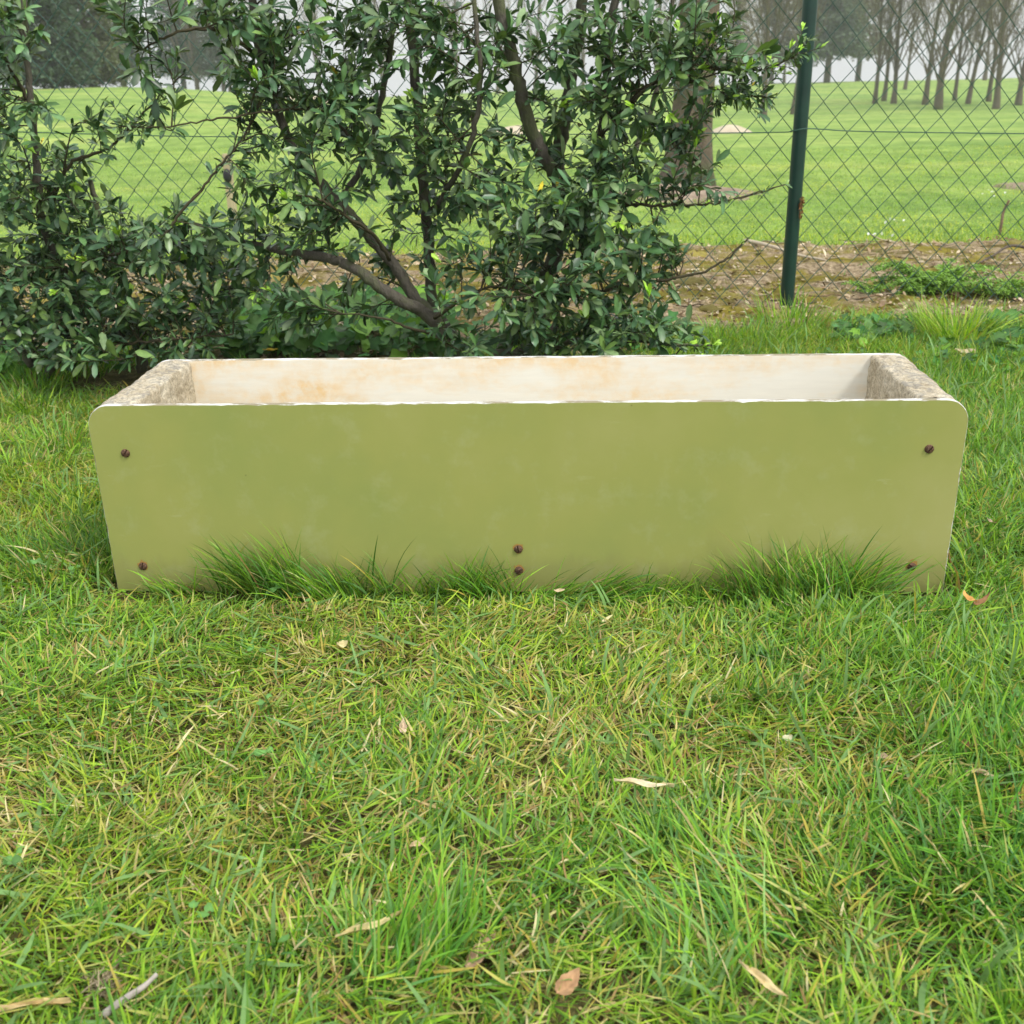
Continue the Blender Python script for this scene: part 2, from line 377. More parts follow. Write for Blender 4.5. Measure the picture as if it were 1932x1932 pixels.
def board(name, y0, y1, seed, front_mat, back_mat):
    th = y1 - y0; P = dens(profile(.5, TH, .027, -.0035), .006)
    ch = (fbm(P[:, 0] * 60, P[:, 1] * 60, seed, 3) - .5)
    cx_, cz_ = 0, TH / 2
    def inset(P, d):                       # d per vertex, towards the inside
        nrm = np.roll(P, -1, 0) - np.roll(P, 1, 0); nrm = norm(np.stack([nrm[:, 1], -nrm[:, 0]], 1)); return P + nrm * d[:, None]
    e = .0008 + .0013 * np.clip(ch * 3 - .3, 0, 1)
    e2 = .0006 + .0016 * np.clip((fbm(P[:, 0] * 45 + 9, P[:, 1] * 45, seed + 5, 3) - .5) * 3, 0, 1)
    rings = []
    fr = inset(P, e * 1.2); n = len(P)
    rings.append(np.stack([fr[:, 0], np.full(n, y0), fr[:, 1]], 1))
    r1 = inset(P, e * .2); rings.append(np.stack([r1[:, 0], np.full(n, y0 + .0012), r1[:, 1]], 1))
    r2 = inset(P, 0 * e); rings.append(np.stack([r2[:, 0], np.full(n, y0 + th * .45), r2[:, 1]], 1))
    r2b = inset(P, 0 * e + .0008); rings.append(np.stack([r2b[:, 0], np.full(n, y0 + th * .5), r2b[:, 1]], 1))
    r3 = inset(P, 0 * e); rings.append(np.stack([r3[:, 0], np.full(n, y0 + th * .55), r3[:, 1]], 1))
    r4 = inset(P, e2); rings.append(np.stack([r4[:, 0], np.full(n, y1), r4[:, 1]], 1))
    V = np.vstack(rings); i = np.arange(n); j = (i + 1) % n
    mb = MB(); Fq = np.concatenate([np.stack([k * n + i, k * n + j, (k + 1) * n + j, (k + 1) * n + i], 1) for k in range(5)])
    me = bpy.data.meshes.new(name)
    faces = [tuple(range(n))[::-1]] + [tuple(range(5 * n, 6 * n))] + [tuple(f) for f in Fq]
    me.from_pydata([tuple(v) for v in V], [], faces)
    for mm in (front_mat, back_mat, M_EDGE): me.materials.append(mm)
    for q, p in enumerate(me.polygons): p.material_index = 0 if q == 0 else 1 if q == 1 else 2
    o = bpy.data.objects.new(name, me); COL.objects.link(o); o.parent = trough
    return o
TB = .0078
fb = board('front_board', 0, TB, 3, M_OLIVE, M_WHITE); fb['label'] = 'olive green front board with a chipped white edge'; fixn(fb)
bb = board('back_board', TD - TB, TD, 7, M_WHITE, M_OLIVE); bb['label'] = 'back board, its white inside stained orange'; fixn(bb)
# end blocks (same rounded outer shoulder)
def end_block(s):
    r = .027; bw = .056; hw = .4997; h = TH - .0006
    a = np.linspace(0, np.pi / 2, 12); P = [(hw, .003)] + [(hw - r + r * math.cos(t), h - r + r * math.sin(t)) for t in a]
    a = np.linspace(np.pi / 2, np.pi, 5); P += [(hw - bw + .005 + .005 * math.cos(t), h - .005 + .005 * math.sin(t)) for t in a] + [(hw - bw, .003)]
    P = dens(np.array(P), .0028); n = len(P); ys_ = np.linspace(TB, TD - TB, 70)
    nrm = np.roll(P, -1, 0) - np.roll(P, 1, 0); nrm = norm(np.stack([nrm[:, 1], -nrm[:, 0]], 1))
    arc = np.concatenate([[0], np.cumsum(np.linalg.norm(np.diff(P, axis=0), axis=1))])
    A, Yg = np.meshgrid(arc, ys_)
    d = (fbm(A * 70, Yg * 70, 31 + s, 4) - .55) * .0050 + (fbm(A * 260, Yg * 260, 77 + s, 2) - .5) * .0024
    X = P[:, 0] + nrm[:, 0] * d; Z = np.maximum(P[:, 1] + nrm[:, 1] * d, 0.001)
    V = np.stack([X * s, Yg, Z], -1).reshape(-1, 3)
    i, j = np.meshgrid(np.arange(len(ys_) - 1), np.arange(n), indexing='ij'); k = (j + 1) % n
    Fq = np.stack([i * n + j, i * n + k, (i + 1) * n + k, (i + 1) * n + j], -1).reshape(-1, 4)
    o = mesh_obj('end_block', V, [Fq], M_CONC, trough); fixn(o)
    o['label'] = 'rough weathered concrete end block with a rounded shoulder'
end_block(1); end_block(-1)
mb = MB()
x1 = .4415; V = np.array([[x, y, z] for z in (.012, .034) for y in (TB + .0005, TD - TB - .0005) for x in (-x1, x1)])
mb.add(V, np.array([[0, 1, 3, 2], [4, 6, 7, 5], [0, 4, 5, 1], [2, 3, 7, 6], [0, 2, 6, 4], [1, 5, 7, 3]]))
o = mb.build('base_board', M_CONC, trough, smooth=False); fixn(o)
# screws
for k, (px, py, ang, st) in enumerate([(237, 855, 60, 0), (1753, 847, 50, 0), (270, 1068, 80, .3), (1720, 1069, -40, .8), (978, 1036, 100, .3), (979, 1076, 30, .6)]):
    lx, lz = on_front(px, py); rad = .0052
    mb = MB(); rings = [(1.0, 0.0), (1.0, .0009), (.9, .0019), (.65, .0027), (.3, .0031)]
    n = 24; th = np.linspace(0, 2 * np.pi, n, endpoint=False); V = []
    # head split by its slot: two half domes with a gap
    for sgn in (1, -1):
        V = []; gap = .16
        for rr, yy in rings:
            u = np.cos(np.linspace(0, np.pi, 13)) * rr; v = np.maximum(np.sin(np.linspace(0, np.pi, 13)) * rr, gap if rr > gap else gap)
            V += [(a_, -yy, b_) for a_, b_ in zip(u, v * sgn)]
        V = np.array(V); V[:, 0] *= rad; V[:, 2] *= rad
        n_ = 13; i, j = np.meshgrid(np.arange(len(rings) - 1), np.arange(n_ - 1), indexing='ij'); a_ = (i * n_ + j).ravel()
        Fq = np.stack([a_, a_ + 1, a_ + n_ + 1, a_ + n_], 1)
        # slot wall
        w0 = np.array([[rad, 0, gap * rad * sgn], [-rad, 0, gap * rad * sgn]] + [[x * rad * rr, -yy, gap * rad * sgn] for rr, yy in rings[1:] for x in (1, -1)])
        mb.add(V, Fq)
        mb.add(w0, np.array([[2 * q, 2 * q + 1, 2 * q + 3, 2 * q + 2] for q in range(len(rings) - 1)]))
        cap = np.array([[.3 * rad * math.cos(t), -.0031, max(.3 * rad * math.sin(t), gap * rad) * sgn] for t in np.linspace(0, np.pi, 7)])
        cap = np.vstack([cap, [[0, -.0032, gap * rad * sgn]]]); mb.add(cap, np.array([[7, q, q + 1] for q in range(6)]))
    disc = np.array([[rad * .95 * math.cos(t), -.0004, rad * .95 * math.sin(t)] for t in th] + [[0, -.0004, 0]])
    mb.add(disc, np.array([[n, q, (q + 1) % n] for q in range(n)]))
    c_, s_ = math.cos(R(ang)), math.sin(R(ang))
    for V_ in mb.V:
        x_, z_ = V_[:, 0].copy(), V_[:, 2].copy(); V_[:, 0] = x_ * c_ - z_ * s_ + lx; V_[:, 2] = x_ * s_ + z_ * c_ + lz
    sc = mb.build('screw', M_RUST, trough); fixn(sc)
    if st:
        q = rng.uniform(.8, 1.25, 18); th2 = np.linspace(0, 2 * np.pi, 18, endpoint=False)
        V = np.array([[lx + rad * 1.15 * a_ * math.cos(t), -.0002, lz + .0008 + rad * 1.2 * a_ * math.sin(t) * (1 + .5 * st * max(0, math.sin(t)))] for a_, t in zip(q, th2)] + [[lx, -.0002, lz]])
        mb = MB(); mb.add(V, np.array([[18, q_, (q_ + 1) % 18] for q_ in range(18)])); o = mb.build('rust_stain', M_STAIN, sc, smooth=False)
        o.name = 'rust_stain'

# ------------------------------------------------------------------ fence
FY0, FX0, FYAW = gnd(1482, 597)[1], gnd(1482, 597)[0], -.068
fence = empty('wire_fence', (FX0, FY0, 0), 'green plastic coated chain link fence running behind the shrubs', 'fence', rz=FYAW)
m, nt, b = mat('green_plastic_coating', rough=.38, spec=.5)
n1 = noise(nt, 25, 4, .6); nt.links.new(ramp(nt, n1, [(.3, (.004, .028, .021)), (.7, (.008, .045, .032))]), b.inputs['Base Color'])
bump(nt, b, noise(nt, 300, 2), .1, .0005); M_GREEN = m
m, nt, b = mat('green_wire', rough=.5, spec=.4, base=(.025, .085, .06)); M_WIRE = m
P = np.array([[0, .0, -.1], [0, .0, .3], [0, .0, .8], [0, 0, 1.25], [0, 0, 1.55]])
V, fs = tube(catmull(P, 4), .0168, 24)
mb = MB(); mb.add(V, fs); mb.build('post', M_GREEN, fence)
MW, MH = .0615, .0700
mb = MB(); nwk = int(5.6 / (MW / 2)); nz = int(1.5 / (MH / 2))
zz = .012 + np.arange(nz + 1) * MH / 2
for k in range(nwk):
    x0 = -3.5 + k * MW / 2
    pts = []
    for i, z in enumerate(zz):
        sgn = 1 if (i + k) % 2 else -1
        cx = x0 + sgn * MW / 4 * .97; yo = .0022 * sgn
        wob = .0016 * math.sin(k * 1.7 + i * .9)
        # short rounded bend at each knot
        pts.append([cx - sgn * .0030, yo * .4, z - .0045]); pts.append([cx + sgn * .0012, -yo * 1.0 * 0 + yo, z + wob]); pts.append([cx - sgn * .0030, yo * .4, z + .0045])
    P = np.array(pts)
    P[:, 0] += .006 * (fbm(P[:, 0] * 1.2 + 5, P[:, 2] * 2.2, 2, 2) - .5) * 2
    P[:, 1] += .028 + .02 * (fbm(P[:, 0] * 1.1, P[:, 2] * 2, 6, 2) - .5) * 2
    P[:, 2] += .006 * (fbm(P[:, 0] * 1.5 + 9, P[:, 2] * 2, 12, 2) - .5) * 2
    V, fs = tube(P, .00102, 5, cap=False); mb.add(V, fs)
mb.build('wire_mesh', M_WIRE, fence)
def floc(p):   # world -> fence local
    d = p - np.array([FX0, FY0, 0]); c_, s_ = math.cos(FYAW), math.sin(FYAW); return np.array([d[0] * c_ + d[1] * s_, -d[0] * s_ + d[1] * c_, d[2]])
def on_fence(px, py, off=0.0):
    d = ray(px, py); n = np.array([math.sin(FYAW), -math.cos(FYAW), 0]); t = ((np.array([FX0, FY0, 0]) - n * off - CAM) @ n) / (d @ n)
    return CAM + d * t
W_ = [floc(on_fence(px, py, .028)) for px, py in [(-500, 236), (0, 248), (423, 258), (1000, 254), (1440, 250)]]
W_ += [floc(on_fence(1492, 246, -.0)) + [0, -.02, 0], floc(on_fence(1523, 242, 0)) + [0, -.018, 0]]
W_ += [floc(on_fence(px, py, .026)) for px, py in [(1600, 247), (1690, 249), (1932, 252), (2300, 253)]]
V, fs = tube(catmull(W_, 6), .0014, 6); mb = MB(); mb.add(V, fs); mb.build('tension_wire', M_WIRE, fence)

# ------------------------------------------------------------------ grass
GREENS = np.array([[.170, .350, .030], [.24, .430, .036], [.110, .265, .030], [.32, .48, .045], [.075, .20, .020], [.26, .40, .085], [.15, .30, .075], [.22, .42, .028]])
YELL = np.array([[.36, .39, .07], [.42, .40, .10], [.31, .37, .06], [.44, .36, .07], [.40, .42, .12]])
STRAW = np.array([[.50, .42, .17], [.58, .50, .22], [.40, .30, .13], [.32, .21, .08], [.62, .55, .30]])
def blades(P, az, tilt, bend, L, W, C, nrow=5, tipc=None):
    n = len(P); t = np.linspace(0, 1, nrow)
    # integrate the angle along the blade
    ang = tilt[:, None] + bend[:, None] * t[None]
    ds = L[:, None] / (nrow - 1)
    hx = np.concatenate([np.zeros((n, 1)), np.cumsum(np.sin(ang[:, :-1]) * ds, 1)], 1)
    hz = np.concatenate([np.zeros((n, 1)), np.cumsum(np.cos(ang[:, :-1]) * ds, 1)], 1)
    d = np.stack([np.cos(az), np.sin(az), np.zeros(n)], 1)
    tw = az + np.pi / 2 + rng.normal(0, .5, n)
    s = np.stack([np.cos(tw), np.sin(tw), rng.normal(0, .25, n)], 1)
    side = rng.normal(0, .12, n)[:, None] * L[:, None] * t[None] ** 2
    pq = np.stack([-np.sin(az), np.cos(az), np.zeros(n)], 1)
    ctr = P[:, None] + d[:, None] * hx[:, :, None] + np.array([0, 0, 1.]) * hz[:, :, None] + pq[:, None] * side[:, :, None]
    g = zl(ctr[:, :, 0], ctr[:, :, 1]) if P[:, 1].max() < 3 else terrain(ctr[:, :, 0], ctr[:, :, 1])
    ctr[:, :, 2] = np.maximum(ctr[:, :, 2], g + .002 + .003 * rng.random((n, 1)))
    ww = W[:, None] * np.interp(t, [0, .3, .7, 1], [.75, 1, .75, .08])[None]
    Lf = ctr[:, :-1] - s[:, None] * ww[:, :-1, None] / 2; Rt = ctr[:, :-1] + s[:, None] * ww[:, :-1, None] / 2
    V = np.concatenate([Lf, Rt, ctr[:, -1:]], 1); k = nrow - 1; per = 2 * k + 1
    q = np.array([[i, i + 1, k + i + 1, k + i] for i in range(k - 1)]); tr = np.array([[k - 1, 2 * k, 2 * k - 1]])
    off = (np.arange(n) * per)[:, None, None]
    Fq = (q[None] + off).reshape(-1, 4); Ft = (tr[None] + off).reshape(-1, 3)
    sh = np.interp(t, [0, .25, 1], [.95, 1, 1.05])
    Cv = np.concatenate([C[:, None] * sh[None, :-1, None]] * 2 + [C[:, None] * 1.0], 1)
    if tipc is not None: Cv[:, -1] = tipc
    return V.reshape(-1, 3), [Fq, Ft], Cv.reshape(-1, 3)
def pick(tab, n): return tab[rng.integers(0, len(tab), n)] * rng.uniform(.8, 1.2, (n, 1))
def in_trough(x, y, mg=.0):
    dx = x - TX; dy = y - TY; lx = dx * cy + dy * sy_; ly = -dx * sy_ + dy * cy
    return (np.abs(lx) < .5 + mg) & (ly > -mg) & (ly < TD + mg)
FRNG = [(-.52, .0)]
def front_dist(x, y):
    dx = x - TX; dy = y - TY; lx = dx * cy + dy * sy_; ly = -dx * sy_ + dy * cy; return lx, ly
def lawn_points(n, y0, y1, spread=.30):
    y = y0 + (y1 - y0) * rng.random(n * 2) ** .9; hw = .56 * y + spread
    x = rng.uniform(-1, 1, n * 2) * hw; k = rng.random(n * 2) < hw / hw.max(); x, y = x[k][:n], y[k][:n]
    ok = ~in_trough(x, y, .004); return x[ok], y[ok]
def make_lawn():
    mb = MB()
    x, y = lawn_points(400000, .30, 2.58)
    dens_ = fbm(x * 7, y * 7, 40); hz = fbm(x * 4, y * 4, 41); cz = fbm(x * 3.2 + 4, y * 3.2, 42, 3); dry = fbm(x * 9, y * 9, 43, 3)
    # under the left shrub and out on the littered strip the lawn thins out
    edge = 2.32 + .3 * (fbm(x * 3, x * 0 + 1, 44) - .5) + np.where(x > .35, .18, 0.0) - np.where(x < -.1, .28, 0)
    keep = (rng.random(len(x)) < 1 - sstep(edge - .1, edge + .06, y)) & (rng.random(len(x)) < .45 + 1.1 * dens_)
    x, y, hz, cz, dry = x[keep], y[keep], hz[keep], cz[keep], dry[keep]; n = len(x)
    lx, ly = front_dist(x, y)
    nearw = ((ly > -.06) & (ly < 0) & (np.abs(lx) < .52)) | ((ly > TD) & (ly < TD + .05)) | ((np.abs(lx) > .5) & (np.abs(lx) < .56) & (ly > 0) & (ly < TD))
    cen = np.exp(-((x + .12) / .45) ** 2 - ((y - .88) / .28) ** 2)       # the worn yellowish middle
    lush = np.clip((hz - .42) * 3.2, 0, 1)
    lush = np.where(x > .3, np.minimum(lush + .35, 1), lush) * (1 - .65 * cen)
    L = (.014 + .022 * rng.random(n) + .024 * lush * rng.random(n)) * np.where((ly > -.07) & (ly < 0) & (np.abs(lx) < .52), .42, np.where(nearw, .9, 1.0)) * np.where(x > .3, 1.15, 1.0)
    W = rng.uniform(.0012, .0024, n) * (1 + .35 * (rng.random(n) < .12))
    wide = rng.random(n) < .03; W[wide] = rng.uniform(.0028, .0045, wide.sum()); L[wide] *= 1.5
    az = rng.uniform(0, 2 * np.pi, n)
    flow = fbm(x * 5, y * 5, 45) * 4 * np.pi; m_ = rng.random(n) < .45; az[m_] = flow[m_] + rng.normal(0, .6, m_.sum())
    tilt = np.abs(rng.normal(.62, .42, n)) * (1 - .30 * lush); bend = rng.uniform(.1, 1.3, n)
    flat = rng.random(n) < .32 + .2 * cen; tilt[flat] = rng.uniform(1.0, 1.5, flat.sum()); bend[flat] = rng.uniform(-.2, .4, flat.sum())
    C = pick(GREENS, n)
    yl = np.clip((cz - .38) * 2.2, 0, 1)
    C = C * (1 + yl[:, None] * np.array([.55, .22, .1])); C *= (1 - .12 * lush)[:, None]; C *= np.where((x > .25)[:, None], np.array([.84, .95, 1.0]), 1.0)
    ps = .07 + .17 * np.clip((dry - .45) * 4, 0, 1) + .13 * cen; u = rng.random(n)
    ps = np.where(x > .35, ps * .6, ps)
    s1 = u < ps; C[s1] = pick(STRAW, s1.sum()); L[s1] *= .8
    s2 = (u > ps) & (u < ps * 1.9 + .05); C[s2] = pick(YELL, s2.sum())
    C[wide] = np.array([.16, .29, .09]) * rng.uniform(.8, 1.3, (wide.sum(), 1))
    P = np.stack([x, y, zl(x, y) - .002 + np.where(flat, .004 + .012 * rng.random(n), 0)], 1)
    # keep what stands against the walls from growing through them
    lx, ly = front_dist(x, y); c1 = (ly < 0) & (ly > -.05) & (np.abs(lx) < .51)
    az = np.where(c1 & (np.sin(az) > 0), -az + rng.normal(0, .2, n), az)
    c2 = (lx > .5) & (lx < .56) & (ly > -.02) & (ly < TD + .02); az = np.where(c2, rng.normal(0, 1.0, n), az)
    c3 = (lx < -.5) & (lx > -.56) & (ly > -.02) & (ly < TD + .02); az = np.where(c3, np.pi + rng.normal(0, 1.0, n), az)
    V, Fs, Cv = blades(P, az, tilt, bend, L, W, C); mb.add(V, Fs, Cv)
    # outskirts for other viewpoints
    n = 60000; x = rng.uniform(-3.4, 3.4, n); y = rng.uniform(-.6, 2.4, n); k = (np.abs(x) > .56 * y + .28) | (y < .32); x, y = x[k], y[k]; n = len(x)
    P = np.stack([x, y, zl(x, y)], 1)
    V, Fs, Cv = blades(P, rng.uniform(0, 6.28, n), np.abs(rng.normal(.6, .4, n)), rng.uniform(.2, 1.2, n), rng.uniform(.03, .06, n), rng.uniform(.002, .004, n), pick(GREENS, n), 4); mb.add(V, Fs, Cv)
    # tufts: (px, py of the root, blades, spread, length, lean azimuth or None, lean, colour factor)
    R2 = np.random.default_rng(77); T2 = []
    for _ in range(330):
        ty = .45 + 1.9 * R2.random(); tx = R2.uniform(-1, 1) * (.52 * ty + .15)
        if in_trough(tx, ty, .03): continue
        lush_ = 1.0 if tx > .25 or R2.random() < .4 else .65
        b_ = R2.uniform(.75, 1.15); T2.append((tx, ty, int(R2.uniform(30, 100)), R2.uniform(.010, .032), R2.uniform(.032, .056) * lush_, R2.uniform(0, 6.28), R2.uniform(.25, 1.0), (b_ * R2.uniform(.8, 1.1), b_, b_ * R2.uniform(.8, 1.6))))
    T = [(470, 1120, 120, .028, .085, 2.1, .30, (.9, .95, 1)), (525, 1128, 200, .030, .098, 2.2, .30, (.85, .95, 1)), (585, 1132, 120, .03, .075, 2.4, .4, (.9, 1, 1)), (1432, 1125, 4, .006, .125, 1.7, .12, (.7, .9, 1)), (1385, 1130, 5, .012, .095, 2.6, .3, (.7, .85, 1)), (1530, 1130, 9, .03, .105, 1.4, .3, (.8, .95, 1.3)), (1630, 1130, 8, .02, .095, 1.9, .35, (.8, .95, 1.3)), (420, 1125, 5, .02, .085, 1.8, .2, (.8, .9, 1)), (720, 1125, 8, .02, .085, 1.6, .25, (.8, .9, 1)), (350, 1120, 50, .03, .035, 2., .6, (1.1, 1, 1)),
         (690, 1122, 160, .035, .062, 1.9, .3, (.85, .9, 1)), (640, 1135, 120, .03, .06, 2.4, .4, (.9, 1, 1)), (790, 1125, 90, .04, .040, None, .5, (1, 1, 1)),
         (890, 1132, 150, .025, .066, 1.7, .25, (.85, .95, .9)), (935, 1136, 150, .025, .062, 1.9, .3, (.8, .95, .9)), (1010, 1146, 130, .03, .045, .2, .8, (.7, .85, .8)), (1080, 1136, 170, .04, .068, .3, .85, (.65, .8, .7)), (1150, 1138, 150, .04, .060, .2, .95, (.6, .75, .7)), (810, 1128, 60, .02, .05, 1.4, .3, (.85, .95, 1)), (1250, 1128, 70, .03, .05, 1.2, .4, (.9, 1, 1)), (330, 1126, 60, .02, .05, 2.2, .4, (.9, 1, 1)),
         (1240, 1130, 120, .05, .040, None, .5, (1, 1, 1)), (1330, 1130, 110, .04, .045, None, .4, (1, 1, 1)),
         (1430, 1135, 130, .035, .070, 1.9, .3, (.9, 1, 1.1)), (1490, 1140, 200, .04, .088, 1.8, .32, (.85, .97, 1.1)), (1560, 1142, 240, .042, .092, 1.6, .36, (.85, .97, 1.1)), (1615, 1138, 180, .03, .080, 1.2, .45, (.9, 1, 1.1)), (1675, 1150, 90, .02, .04, 2.4, .6, (.95, 1, 1.1)),
         (1740, 1180, 160, .06, .060, None, .6, (1, 1, 1)), (1880, 1100, 200, .08, .070, None, .5, (1.1, 1.05, 1)), (1900, 950, 200, .08, .065, None, .5, (1.1, 1.05, 1)), (1860, 850, 180, .06, .06, None, .5, (1, 1, 1)), (1840, 1000, 160, .05, .06, None, .6, (1, 1, 1)),
         (90, 1090, 220, .07, .075, None, .5, (.75, .8, .8)), (170, 1060, 150, .04, .075, 2.6, .5, (.6, .7, .7)), (40, 900, 200, .07, .06, None, .5, (1, 1, 1)), (120, 850, 220, .06, .07, None, .4, (1, 1.05, 1)), (60, 780, 200, .07, .06, None, .5, (1.1, 1.05, 1)), (150, 960, 160, .05, .07, None, .4, (.9, .95, 1)),
         (180, 700, 200, .08, .09, None, .4, (.8, .95, .9)), (120, 720, 180, .07, .08, None, .4, (.9, 1, .9)), (250, 690, 160, .06, .09, None, .35, (.8, .95, .9)), (60, 745, 160, .06, .07, None, .4, (.9, 1, .9)),
         (1420, 655, 260, .10, .075, None, .4, (1.05, 1.1, 1)), (1490, 635, 200, .06, .12, None, .25, (1.1, 1.1, 1.1)), (1550, 650, 220, .10, .07, None, .5, (1, 1.05, 1)), (1350, 665, 200, .08, .06, None, .5, (1, 1.05, 1)),
         (1800, 655, 260, .05, .13, None, .45, (1.35, 1.2, 1.0)), (1760, 640, 140, .04, .12, 2.4, .4, (1.2, 1.15, 1.1)), (1840, 660, 160, .06, .1, None, .6, (1.3, 1.1, 1)), (1900, 690, 200, .08, .07, None, .5, (1.1, 1.05, 1)), (1700, 670, 160, .07, .06, None, .6, (.9, 1, 1)),
         (1850, 760, 220, .1, .06, None, .5, (1.15, 1.05, 1)), (1770, 700, 200, .08, .06, None, .6, (1, 1, 1)),
         (750, 1850, 90, .03, .07, .9, .45, (.85, 1, 1.1)), (820, 1800, 70, .03, .08, 1.0, .4, (.9, 1, 1.1)), (590, 1500, 60, .02, .06, 1.2, .9, (1, 1, 1.6)), (1500, 1760, 90, .03, .09, 2.6, 1.0, (.9, 1, 1.4)), (1350, 1850, 90, .03, .09, 1.9, .8, (.9, 1, 1.3)),
         (1280, 1640, 110, .03, .06, 2.3, .6, (.9, .95, 1.1)), (1820, 1700, 130, .04, .07, None, .7, (.6, .75, .8)), (1890, 1640, 160, .05, .07, None, .6, (.6, .8, .8)), (1640, 1560, 120, .05, .06, None, .6, (.9, 1, 1)), (500, 1560, 60, .04, .045, None, .7, (.8, .9, .9)), (420, 1480, 60, .03, .045, None, .5, (.8, .95, .9)),
         (1860, 1440, 160, .05, .065, 1.2, .5, (.75, .9, .8)), (1750, 1300, 200, .07, .06, None, .6, (.85, .95, .9)), (1900, 1300, 200, .07, .07, None, .5, (1.1, 1.05, .9)), (60, 1330, 200, .08, .055, None, .6, (1.05, 1.05, .9)), (120, 1200, 160, .07, .05, None, .6, (1, 1, .9))]
    for px, py, nb, sp, ln, az0, lean, cf in T + T2:
        c0 = gnd(px, py) if px > 10 else np.array([px, py, 0]); nb = int(nb * 1.0); rr = sp * np.sqrt(rng.random(nb)) ; a = rng.uniform(0, 6.28, nb)
        x = c0[0] + rr * np.cos(a) * 1.2; y = c0[1] + rr * np.sin(a) * .8
        ok = ~in_trough(x, y, .003); x, y, a = x[ok], y[ok], a[ok]; nb = len(x)
        az = (a + rng.normal(0, .5, nb)) if az0 is None else rng.normal(az0, .55, nb)
        lx, ly = front_dist(x, y)
        close = (ly < 0) & (ly > -.055) & (np.abs(lx) < .5)
        az = np.where(close & (np.sin(az) > .1), np.where(np.cos(az) > 0, rng.uniform(-.5, .05, nb), np.pi + rng.uniform(-.05, .5, nb)), az)
        L = ln * rng.uniform(.45, 1.12, nb); tilt = np.abs(rng.normal(lean, .22, nb))
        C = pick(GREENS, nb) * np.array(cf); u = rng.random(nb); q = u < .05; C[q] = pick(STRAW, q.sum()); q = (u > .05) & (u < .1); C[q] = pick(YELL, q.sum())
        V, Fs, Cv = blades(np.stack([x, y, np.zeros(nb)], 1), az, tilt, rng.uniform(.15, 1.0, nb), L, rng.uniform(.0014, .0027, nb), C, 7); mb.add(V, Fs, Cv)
    o = mb.build('grass', M_GRASS); props(o, 'rough lawn grass, green with straw and yellow blades, around the trough', 'grass', kind='stuff')
make_lawn()
def make_fairway_grass():
    n = 150000; y = 3.55 + 6.0 * rng.random(n) ** 1.6; x = rng.uniform(-1, 1, n) * (.56 * y + .4)
    e1 = 3.66 + .22 * (fbm(x * 5, x * 0 + 9, 9) - .5); k = (y > e1); x, y = x[k], y[k]; n = len(x)
    P = np.stack([x, y, terrain(x, y) - .012], 1); cz = fbm(x * 1.2, y * 2.5, 52, 3)
    C = pick(GREENS, n) * np.array([1.1, 1.0, 1.3]) * (1 + np.clip((cz - .4) * 2.5, 0, 1)[:, None] * np.array([.75, .28, .2]))
    near = 1 - sstep(3.7, 4.3, y)
    V, Fs, Cv = blades(P, rng.uniform(0, 6.28, n), np.abs(rng.normal(.4, .35, n)), rng.uniform(.1, .9, n), rng.uniform(.018, .032, n) * (1 + .8 * near * rng.random(n)), rng.uniform(.0025, .005, n), C, 3)
    mb = MB(); mb.add(V, Fs, Cv); o = mb.build('fairway_grass', M_GRASS); props(o, 'short mown bright green grass beyond the fence', 'grass', kind='stuff')
make_fairway_grass()

